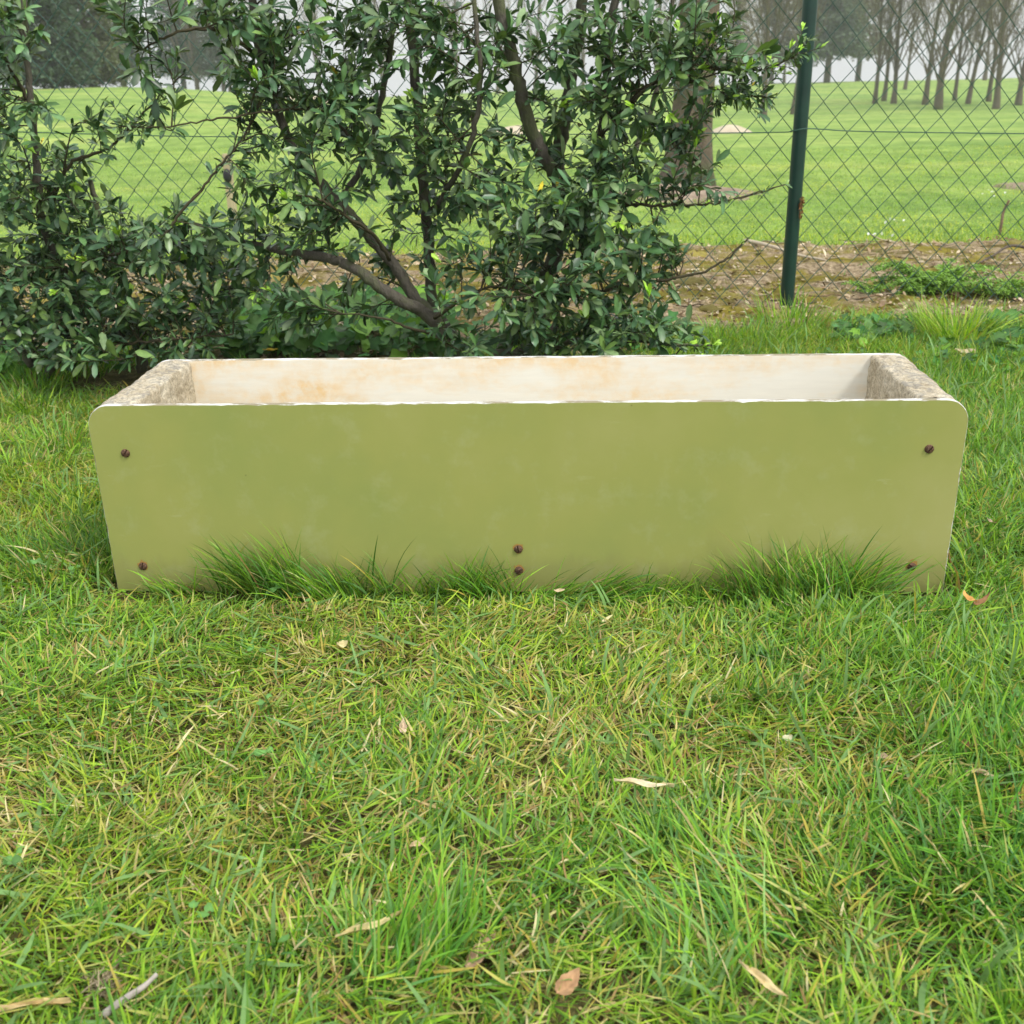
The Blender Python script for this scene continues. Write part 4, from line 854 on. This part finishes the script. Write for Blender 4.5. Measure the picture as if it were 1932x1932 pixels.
def bare_tree(seed, h, r, low, leafc, nleaf):
    """returns trunk mesh arrays and crown arrays for a slender spring tree; origin at base"""
    global rng; keep = rng; rng = np.random.default_rng(seed)
    tr = MB(); cr = MB(); lean = rng.normal(0, .04, 2); n = 12
    z = np.linspace(0, h * .85, n); P = np.stack([lean[0] * z + .06 * np.sin(z * .9 + seed), lean[1] * z, z - .15], 1)
    rad = r * np.interp(z / h, [0, .02, .08, .2, .5, .85], [1.5, 1.15, 1, .75, .45, .2]); V, fs = tube(catmull(P, 3), np.interp(np.linspace(0, 1, 3 * (n - 1) + 1), np.linspace(0, 1, n), rad), 10, rough=.06); tr.add(V, fs)
    tips = []
    nb = 26
    for i in range(nb):
        zz_ = low + (h * .85 - low) * (i / nb) ** 1.7; c = np.array([np.interp(zz_, z, P[:, 0]), np.interp(zz_, z, P[:, 1]), zz_ - .15]); a = rng.uniform(0, 6.28); up_ = rng.uniform(1.3, 3.2)
        d = norm(np.array([math.cos(a), math.sin(a), up_])); l = (h - zz_) * rng.uniform(.18, .34)
        rbranch(tr if i < 3 else cr, c, d, l, r * rng.uniform(.2, .45) * (1 - .5 * zz_ / h), 2, tips, np.array([0, 0, 1.]), 5, .34, .0055)
    Q = []; A = []
    for P_, dd in tips:
        for _ in range(2):
            l = rng.uniform(.25, .7); t0 = P_[rng.integers(2, 6)]; d2 = norm(dd + rng.normal(0, .5, 3) + [0, 0, .2]); PP = t0 + d2 * np.linspace(0, l, 4)[:, None] + rng.normal(0, .02, (4, 3))
            V, fs = tube(PP, .0035, 3, cap=False); cr.add(V, fs)
            k = nleaf + 3; tt = rng.integers(0, 4, k); Q.append(PP[tt] + rng.normal(0, .07, (k, 3))); A.append(rng.normal(size=(k, 3)))
    Q = np.vstack(Q); A = np.vstack(A)
    C = np.array(leafc) * rng.uniform(.6, 1.4, (len(Q), 1)); lv = leaves(Q, A, rng.normal(size=A.shape), rng.uniform(.03, .07, len(Q)), .03, C, .1, .1, 1.0)
    rng = keep; return tr, cr, lv
def tree_proto(name, loc, label, cat, group, seed, h, r, low, leafc, nleaf=3):
    e = empty(name, loc, label, cat, group); tr, cr, lv = bare_tree(seed, h, r, low, leafc, nleaf)
    tr.build('trunk', M_FTRUNK, e)
    cr.C = [np.tile(np.array([.15, .125, .08]), (len(v), 1)) for v in cr.V]; cr.add(lv[0], lv[1], lv[2]); cr.build('crown', M_FAR, e)
    return e
def copy_tree(src, loc, label, rz, sc):
    c = src.copy(); COL.objects.link(c); c.location = loc; c.rotation_euler = (0, 0, rz); c.scale = (sc,) * 3; c['label'] = label
    for ch in src.children:
        k = ch.copy(); COL.objects.link(k); k.parent = c
    return c
row = [(1652, 195, .9), (1666, 190, .95), (1683, 195, 1.), (1743, 197, 1.1), (1771, 206, 1.35), (1802, 189, .85), (1826, 195, .95), (1868, 191, .95), (1880, 205, 1.15), (1922, 198, 1.), (1442, 219, 1.05), (1496, 215, .8), (1960, 202, 1.1)]
ordn = ['first', 'second', 'third', 'fourth', 'fifth', 'sixth', 'seventh', 'eighth', 'ninth', 'tenth']
protos = []
for i, (px, py, s_) in enumerate(row):
    p = thit(px, py)
    if i < 10: lab = 'slender spring tree, %s from the left in the row right of the fence post' % ordn[i]
    else: lab = ['slender spring tree seen just left of the fence post, its trunk dark', 'thin faint spring tree touching the fence post on its left', 'spring tree beyond the right edge of the row'][i - 10]
    if i < 5: protos.append(tree_proto('spring_tree', p, lab, 'tree', 'young spring trees in a row on the slope', 100 + i, 8.5 * (1 if s_ < 1.2 else 1.15), .085 * s_, [1.1, 1.3, 1.0, .9, .8][i], (.27, .27, .13), 0))
    else: copy_tree(protos[i % 5], p, lab, 1.3 * i, (s_ / [.9, .95, 1., 1.1, 1.35][i % 5]) ** .6)
# rows behind, on and beyond the crest
back = [(1708, 52, .9), (1857, 58, .8), (1823, 62, .7), (1480, 66, 1.0), (1440, 72, 1.1), (1400, 64, 1.0), (1240, 60, 1.2), (1180, 66, 1.2), (1100, 60, 1.1), (1010, 64, 1.2), (940, 56, 1.1), (860, 60, 1.2), (720, 58, 1.1), (600, 52, 1.1), (520, 55, 1.1), (430, 50, 1.), (370, 50, .9)]
for i, (px, Yd, s_) in enumerate(back):
    p = onter(px, Yd)
    seg = [(0, 400, 'left of tall shrub'), (400, 800, 'behind left half of tall shrub'), (800, 1300, 'behind right half of tall shrub'), (1300, 1510, 'between tall shrub and fence post'), (1510, 1750, 'just right of fence post'), (1750, 3000, 'near the right edge')]
    lo, hi, nm = [q for q in seg if q[0] <= px < q[1]][0]; mem = sorted(b_[0] for b_ in back if lo <= b_[0] < hi)
    copy_tree(protos[(i * 3 + 1) % 5], p, 'hazy bare tree past the crest %s%s' % (nm, (', ' + ordn[mem.index(px)] + ' from left') if len(mem) > 1 else ''), 2.1 * i + .5, s_ * 1.0)
for o in list(COL.objects):
    if o.get('label', '').startswith('hazy bare'): o['group'] = 'distant bare trees beyond the crest'
# evergreens: drooping dense crowns
def evergreen(px, Yd, h, rad, base, label, col, n=5200, group='dark evergreens on the far slope', skirt=.0):
    p = onter(px, Yd); e = empty('evergreen_tree', p, label, 'tree', group); tr = MB(); cr = MB()
    P = np.array([[0, 0, -.2], [.03, 0, h * .3], [0, .03, h * .6], [0, 0, h * .95]]); V, fs = tube(catmull(P, 4), np.linspace(rad * .09, .02, 13), 8, rough=.05); tr.add(V, fs)
    nbr = 170; n = int(n * 2.2); Q = []; A = []
    for i in range(nbr):
        t = rng.random() ** 1.7; z = base + (h - base) * t; a = rng.uniform(0, 6.28); rr = rad * (1 - t * .85) * rng.uniform(.6, 1.1)
        d = np.array([math.cos(a), math.sin(a), 0]); PP = np.stack([[0, 0, z]] * 5) + d * rr * np.linspace(0, 1, 5)[:, None] + np.array([0, 0, 1]) * (rr * .28 * np.sin(np.linspace(0, 2.6, 5)))[:, None] + rng.normal(0, .04, (5, 3))
        V, fs = tube(PP, np.linspace(.03, .008, 5), 4, cap=False); tr.add(V, fs)
        k = n // nbr; tt = rng.uniform(.15, 1, k); ii = np.minimum((tt * 4).astype(int), 3); q = PP[ii] + (PP[ii + 1] - PP[ii]) * (tt * 4 - ii)[:, None]
        q = q + rng.normal(0, 1, (k, 3)) * [rad * .10, rad * .10, rad * .08]; Q.append(q); A.append(d * 1.0 + rng.normal(0, .7, (k, 3)) + [0, 0, -.1])
    Q = np.vstack(Q); A = np.vstack(A); Q[:, 2] = np.maximum(Q[:, 2], base * .8)
    C = np.array(col) * rng.uniform(.6, 1.5, (len(Q), 1)); V, Fc, Cc = leaves(Q, A, rng.normal(size=A.shape) + [0, 0, .7], rad * rng.uniform(.07, .16, len(Q)), rad * .045, C, .1, .1, 1.)
    cr.add(V, Fc, Cc); tr.build('trunk', M_FTRUNK, e); cr.build('crown', M_FAR, e)
evergreen(100, 27, 5.2, 1.05, .05, 'dense dark evergreen on the left hilltop, its left half hidden by the low shrub', (.06, .10, .055), 9000)
evergreen(172, 29, 6.0, 1.0, .05, 'dense brownish green evergreen on the left hilltop, reaching down to the grass', (.11, .13, .06), 9000)
evergreen(35, 30, 5.5, 1.2, .1, 'dark evergreen at the far left edge behind the low shrub', (.06, .10, .055), 6000)
evergreen(232, 50, 7, 1.5, 1.0, 'grey green conifer with a bare lower trunk right of the hilltop evergreens', (.06, .095, .06), 6000)
evergreen(345, 54, 7.5, 1.6, 1.1, 'grey green conifer seen between the hanging leaves of the tall shrub', (.06, .095, .06), 6000)
evergreen(420, 50, 6, 1.3, .9, 'grey green conifer half hidden behind the left edge of the tall shrub', (.07, .1, .06), 4000)
evergreen(1560, 62, 8.5, 2.1, 1.3, 'dark conifer with a spreading skirt just right of the fence post', (.09, .125, .075), 6000)
evergreen(1618, 66, 9, 1.9, 1.2, 'olive brown conifer right of the dark spreading conifer', (.15, .15, .08), 2600)
evergreen(1455, 64, 8, 1.8, 1.0, 'olive brown conifer just left of the fence post', (.16, .155, .09), 2400)
evergreen(1385, 60, 8, 1.5, .6, 'pale brown leafing tree between the tall shrub and the fence post', (.19, .17, .10), 2000)
evergreen(1512, 70, 8, 1.5, 1.0, 'dark conifer half hidden behind the fence post', (.1, .13, .08), 3000)
# big tree beyond the fence
p = thit(1297, 352); e = empty('old_tree', p, 'thick brown trunked tree standing beyond the fence at the right side of the tall shrub', 'tree')
n = 22; z = np.linspace(-.1, 3.6, n); Pt = np.stack([.03 * np.sin(z * 1.3), .02 * z, z], 1); rad = np.interp(z, [-.1, 0, .12, .35, 1.5, 3.6], [.20, .165, .125, .105, .10, .075])
V, fs = tube(Pt, rad, 40); th = np.tile(np.arange(40), n) * 2 * np.pi / 40; zz_ = np.repeat(z, 40)
flut = 1 + .07 * np.sin(th * 5 + 1) * np.exp(-zz_ * 2) + .05 * (fbm(th * 5, zz_ * 3, 9) - .5); V[:n * 40, :2] = Pt.repeat(40, 0)[:, :2] + (V[:n * 40, :2] - Pt.repeat(40, 0)[:, :2]) * flut[:, None]
mb = MB(); mb.add(V, fs); mb.build('trunk', M_TRUNK, e)
mb = MB(); tips = []
for i in range(11):
    a = rng.uniform(0, 6.28); z0 = rng.uniform(1.7, 3.5); rbranch(mb, np.array([0, .02 * z0, z0]), norm(np.array([math.cos(a), math.sin(a), rng.uniform(.5, 1.3)])), rng.uniform(1, 1.7), .04, 2, tips, np.array([0, 0, 1.]), 6, .45, .006)
mb.C = [np.tile(np.array([.10, .08, .055]), (len(v), 1)) for v in mb.V]
Q = np.vstack([P_[rng.integers(0, 6, 6)] + rng.normal(0, .08, (6, 3)) for P_, _ in tips]); V, Fc, Cc = leaves(Q, rng.normal(size=Q.shape), rng.normal(size=Q.shape), .04, .02, np.array([.14, .22, .05]) * rng.uniform(.6, 1.3, (len(Q), 1)), .1, .1, 1.); mb.add(V, Fc, Cc)
mb.build('crown', M_FAR, e)

# bare soil ring and bunkers
def patch(name, px, py, rx, ry, m, hgt, label=None):
    c = thit(px, py); u, v = np.meshgrid(np.linspace(0, 2 * np.pi, 33)[:-1], np.linspace(0, 1, 9)); wob = 1 + .5 * (fbm(np.cos(u) * 3 + px, np.sin(u) * 3, 5) - .5) * 2
    X = c[0] + rx * v * np.cos(u) * wob; Y_ = c[1] + ry * v * np.sin(u) * wob; Z = terrain(X, Y_) - .016 + .02 * np.minimum(1, (1 - v) * 6) + hgt * (1 - v ** 2) ** 1.6 * (.8 + .4 * fbm(X * 3, Y_ * 3, 7))
    a, b_ = np.meshgrid(np.arange(8), np.arange(32), indexing='ij'); q = (a * 32 + b_).ravel(); q2 = (a * 32 + (b_ + 1) % 32).ravel()
    o = mesh_obj(name, np.stack([X, Y_, Z], -1).reshape(-1, 3), [np.stack([q, q2, q2 + 32, q + 32], 1)], m); props(o, label, kind='structure')
m, nt, b = mat('sand', rough=.95, spec=.1); nz_ = noise(nt, 3, 5, .6); nt.links.new(ramp(nt, nz_, [(.3, (.40, .34, .24)), (.7, (.50, .43, .32))]), b.inputs['Base Color']); M_SAND = m
m, nt, b = mat('bare_earth', rough=.95, spec=.1); nz_ = noise(nt, 12, 5, .6); nt.links.new(ramp(nt, nz_, [(.3, (.14, .10, .07)), (.7, (.34, .27, .2))]), b.inputs['Base Color']); bump(nt, b, nz_, .6, .02); M_EARTH = m
patch('sand_bunker', 1375, 249, .30, .6, M_SAND, .10, 'pale sand bunker beside the thick trunk')
patch('sand_bunker', 985, 250, .38, .6, M_SAND, .09, 'pale sand bunker seen through the middle of the shrub')
patch('sand_bunker', 580, 188, .7, 1.6, M_SAND, .16, 'pale sand bunker seen through the left of the shrub')
patch('bare_earth', 1275, 362, .36, .42, M_EARTH, .03, 'bare brown earth round the foot of the thick trunk')
patch('bare_earth', 1930, 350, .13, .16, M_EARTH, .0, 'small worn brown patch of earth at the right edge')

# ------------------------------------------------------------------ small things
m, nt, b = mat('pale_wood', rough=.85, spec=.2); nz_ = noise(nt, 40, 4, .6, stretch=(1, 1, .1)); nt.links.new(ramp(nt, nz_, [(.3, (.33, .27, .16)), (.7, (.50, .42, .28))]), b.inputs['Base Color']); M_STAKE = m
p = thit(441, 415); top = at(441, 290, p[1])
hgt = top[2] - p[2]; e = empty('wooden_stake', p, 'weathered pale wooden stake standing on the fairway behind the tall shrub', 'stake'); mb = MB()
r = .016; V = np.array([[sx_ * r * k, sy2 * r * k, z_] for z_, k in ((-.05, 1), (hgt * .96, 1), (hgt, .8)) for sx_, sy2 in ((-1, -1), (1, -1), (1, 1), (-1, 1))]); V[:, 0] += rng.normal(0, .001, 12)
Fq = [[l * 4 + i, l * 4 + (i + 1) % 4, l * 4 + 4 + (i + 1) % 4, l * 4 + 4 + i] for l in (0, 1) for i in range(4)] + [[8, 9, 10, 11]]; mb.add(V, np.array(Fq)); mb.build('post', M_STAKE, e, smooth=False)
m, nt, b = mat('black_rubber', base=(.02, .02, .025), rough=.6); u, v = np.meshgrid(np.linspace(0, 2 * np.pi, 13)[:-1], np.linspace(0.1, np.pi - .1, 6))
V = np.stack([.020 * np.sin(v) * np.cos(u), -.022 + .010 * np.sin(v) * np.sin(u), .03 * np.cos(v)], -1).reshape(-1, 3) + [0, 0, hgt * .68]
a_, b2 = np.meshgrid(np.arange(5), np.arange(12), indexing='ij'); q = (a_ * 12 + b2).ravel(); q2 = (a_ * 12 + (b2 + 1) % 12).ravel(); mb = MB(); mb.add(V, np.stack([q, q2, q2 + 12, q + 12], 1)); mb.build('knob', m, e)

def stick(name, pts, r, col, label, cat='stick', m=None, taper=.5):
    P = catmull(np.array(pts), 5); o0 = P[0].copy(); mm = bpy.data.materials.new(name + '_wood'); mm.use_nodes = True; b = mm.node_tree.nodes['Principled BSDF']; b.inputs['Roughness'].default_value = .85
    nz_ = noise(mm.node_tree, 150, 4, .6); mm.node_tree.links.new(ramp(mm.node_tree, nz_, [(.3, tuple(np.array(col) * .6)), (.7, tuple(np.minimum(np.array(col) * 1.2, 1)))]), b.inputs['Base Color'])
    V, fs = tube(P, np.linspace(r, r * taper, len(P)), 7, rough=.12); mb = MB(); mb.add(V - o0, fs); o = mb.build(name, mm); o.location = o0; props(o, label, cat); return o
def G(px, py, h=.0): 
    q = gnd(px, py, h); return q
def S_(px, py, h=.01): # on the strip
    q = gnd(px, py, 0.0); q[2] = float(zs(np.array(q[0]), np.array(q[1]))) + h; return q
stick('fallen_stick', [S_(1405, 468, .03), S_(1450, 492, .02), S_(1500, 503, .02), S_(1555, 520, .012)], .007, (.50, .42, .30), 'pale bent stick lying on the soil strip behind the fence post')
stick('upright_twig', [S_(1884, 445, 0), at(1890, 420, S_(1884, 445)[1]), at(1893, 400, S_(1884, 445)[1] + .01), at(1904, 378, S_(1884, 445)[1])], .006, (.20, .13, .08), 'short brown twig sticking up from the edge of the fairway near the right edge', 'twig', taper=.7)
stick('grey_twig', [G(195, 1915, .018), G(235, 1885, .022), G(270, 1862, .024), G(296, 1838, .026)], .0030, (.36, .32, .28), 'grey twig lying in the lawn at the bottom left', 'twig')
stick('thin_dead_stem', [S_(1298, 620, 0), at(1299, 590, S_(1298, 620)[1]), at(1300, 562, S_(1298, 620)[1])], .003, (.22, .15, .09), 'thin dead brown stem standing on the soil strip left of the fence post', 'twig')
stick('dark_branch', [S_(1932, 487, .02), S_(1900, 492, .02), S_(1870, 500, .01), S_(1840, 512, .01)], .005, (.09, .07, .05), 'dark fallen branch on the soil strip by the right edge')
# seed head caught on the post
sp = on_fence(1508, 372, .02); mb = MB(); mc = np.array([.30, .15, .06]); k = 60; t = rng.random(k)
V, Fc, Cc = leaves(np.stack([rng.normal(0, .003, k), rng.normal(0, .003, k), .028 - .06 * t], 1), rng.normal(0, .5, (k, 3)) + [0, 0, -1], rng.normal(size=(k, 3)), .014, .005, mc * rng.uniform(.4, 1.3, (k, 1)), .2, .3, 1.); mb.add(V, Fc, Cc)
o = mb.build('dry_seed_head', M_LITTER); o.scale = (.6, .6, .75); o.location = on_fence(1512, 388, -.02) + np.array([0, 0, 0]); props(o, 'dry rust brown seed head hanging beside the green fence post', 'seed head')

def dry_leaf(px, py, l, wd, az, col, label, h=.024, curl=.25, name='dry_leaf', cat='leaf', tilt=0.2, fold=.35):
    if name == 'dry_leaf': l *= .8; wd *= .75; h -= .004
    p = gnd(px, py, h); nu, nv = 13, 7; t = np.linspace(0, 1, nu); s = np.linspace(-1, 1, nv); Tt, Ss = np.meshgrid(t, s, indexing='ij')
    w_ = wd * np.sin(np.pi * np.clip(Tt, .03, .985)) ** .7 * (1 + .08 * np.sin(Tt * 23 + px)) / 2
    X = (Tt - .5) * l; Yl = Ss * w_; Z = fold * np.abs(Yl) + curl * l * ((Tt - .5) ** 2 * 2.2) + .04 * l * np.sin(Tt * 9 + Ss * 3 + px)
    V = np.stack([X, Yl, Z], -1).reshape(-1, 3); rx_ = tilt; c_, s2 = math.cos(rx_), math.sin(rx_); V = V @ np.array([[1, 0, 0], [0, c_, s2], [0, -s2, c_]])
    c_, s2 = math.cos(az), math.sin(az); V = V @ np.array([[c_, s2, 0], [-s2, c_, 0], [0, 0, 1]])
    i, j = np.meshgrid(np.arange(nu - 1), np.arange(nv - 1), indexing='ij'); a_ = (i * nv + j).ravel(); Fq = np.stack([a_, a_ + nv, a_ + nv + 1, a_ + 1], 1)
    C = np.array(col) * np.where(np.abs(Ss) < .1, 1.2, 1.0).reshape(-1, 1) * rng.uniform(.85, 1.1, (len(V), 1))
    o = mesh_obj(name, V, [Fq], M_LITTER, None, True, C); o.location = p; props(o, label, cat); return o
dry_leaf(760, 1375, .030, .010, 1.65, (.56, .42, .30), 'beige strip of dead leaf standing in the middle of the lawn', .022)
dry_leaf(1068, 1862, .032, .017, .9, (.38, .23, .12), 'curled brown dead leaf at the bottom centre of the lawn', .026, .5)
dry_leaf(905, 1800, .045, .015, 1.0, (.36, .24, .15), 'long brown dead leaf half buried in grass near the bottom', .020, .2)
dry_leaf(1828, 1132, .030, .014, 1.75, (.55, .30, .09), 'orange brown dead leaf beside the lower right corner of the trough', .048, .4)
dry_leaf(1848, 1138, .045, .009, .7, (.24, .13, .06), 'dark brown curled husk next to the orange leaf by the trough corner', .044, .4)
dry_leaf(1665, 1428, .028, .009, .05, (.36, .27, .18), 'small brown arched leaf in the lawn on the right', .022, -.5)
dry_leaf(1855, 1458, .034, .007, -.45, (.42, .33, .2), 'thin tan dead leaf near the right edge of the lawn', .022, -.2)
dry_leaf(1826, 1405, .02, .009, -1.0, (.16, .09, .04), 'dark brown scrap of leaf near the right edge of the lawn', .024, .4)
dry_leaf(1970 - 100, 985, .02, .009, 1.9, (.46, .34, .24), 'pale brown dead leaf in the grass right of the trough', .03, .3)
dry_leaf(788, 1592, .020, .008, .7, (.5, .38, .22), 'tiny tan leaf scrap left of the centre of the lawn', .022, .3)
dry_leaf(1215, 1478, .050, .0055, -.2, (.68, .58, .38), 'long pale straw splinter lying on the lawn right of centre', .030, .02, 'straw_splinter', 'straw', .1, .3)
dry_leaf(700, 1745, .052, .005, .45, (.58, .50, .24), 'long yellow straw blade lying in the lower left of the lawn', .030, .05, 'dry_straw', 'straw')
dry_leaf(30, 1898, .07, .0048, .08, (.60, .45, .22), 'tan dead grass blade at the bottom left corner', .024, .05, 'dry_straw', 'straw')
dry_leaf(1440, 1850, .04, .006, -.9, (.58, .46, .24), 'bent tan straw blade near the bottom right of centre', .026, .1, 'dry_straw', 'straw')
dry_leaf(1055, 1118 - 3, .016, .008, .2, (.60, .47, .30), 'pale scrap of dead leaf caught against the foot of the front board', .03, .3)
dry_leaf(646, 1218, .012, .011, .5, (.58, .50, .26), 'small rounded pale seed pod in the grass below the trough', .026, .7, 'seed_pod', 'seed pod')
dry_leaf(1484, 1395, .010, .008, .3, (.55, .54, .34), 'small cream bud lying in the lawn on the right', .024, .7, 'pale_bud', 'bud')
dry_leaf(510, 660, .04, .010, .05, (.65, .48, .06), 'long yellow leaf lying on the weeds behind the trough', .05, .1)
for (px, py, cc, lab) in [(1545, 605, (.16, .08, .05), 'dark red brown dead leaf at the foot of the fence post'), (1600, 618, (.5, .42, .3), 'large crumpled beige dead leaf right of the fence post'), (1640, 615, (.42, .32, .24), 'curled brown dead leaf beside the crumpled beige one'), (1820, 665, (.55, .45, .3), 'tan dead leaf among the weeds right of the trough')]:
    dry_leaf(px, py, .05, .026, rng.uniform(-.4, .5), cc, lab, .03, .3)
def fluff(px, py, r, col, label):
    p = gnd(px, py, .016); k = 170; d = norm(rng.normal(size=(k, 3)) * [1.2, .8, .6]); Q = d * r * rng.uniform(0, .7, (k, 1)); C = np.array(col) * rng.uniform(.5, 1.2, (k, 1))
    V, Fc, Cc = leaves(Q, rng.normal(size=(k, 3)), rng.normal(size=(k, 3)), r * rng.uniform(.4, .9, k), .0010, C, rng.uniform(-1.2, 1.2, k), .1, 1.); o = mesh_obj('dead_grass_clump', V, [Fc], M_LITTER, None, True, Cc); o.location = p; props(o, label, 'dead grass')
fluff(190, 1858, .014, (.44, .36, .24), 'small matted clump of dead grass at the bottom left')
fluff(1715, 1345, .015, (.42, .36, .22), 'small matted clump of dead grass in the right of the lawn')
# white petals on the fairway edge
mb = MB()
for (px, py, k) in [(1860, 385, 2), (1870, 375, 3), (1675, 430, 3), (1660, 455, 2), (1640, 450, 2), (1700, 428, 2), (1790, 395, 1), (1590, 372, 1)]:
    for _ in range(k):
        q = thit(px + rng.normal(0, 10), py + rng.normal(0, 3)); q[2] += .03; V, Fc, Cc = leaves(q[None], rng.normal(size=(1, 3)), np.array([[0, -.5, 1.]]), .012, .008, np.array([[.72, .74, .70]]), .2, .2, 1.); mb.add(V, Fc, Cc)
o = mb.build('petals', M_LITTER); props(o, 'scattered white petals at the edge of the fairway', 'petals', kind='stuff')
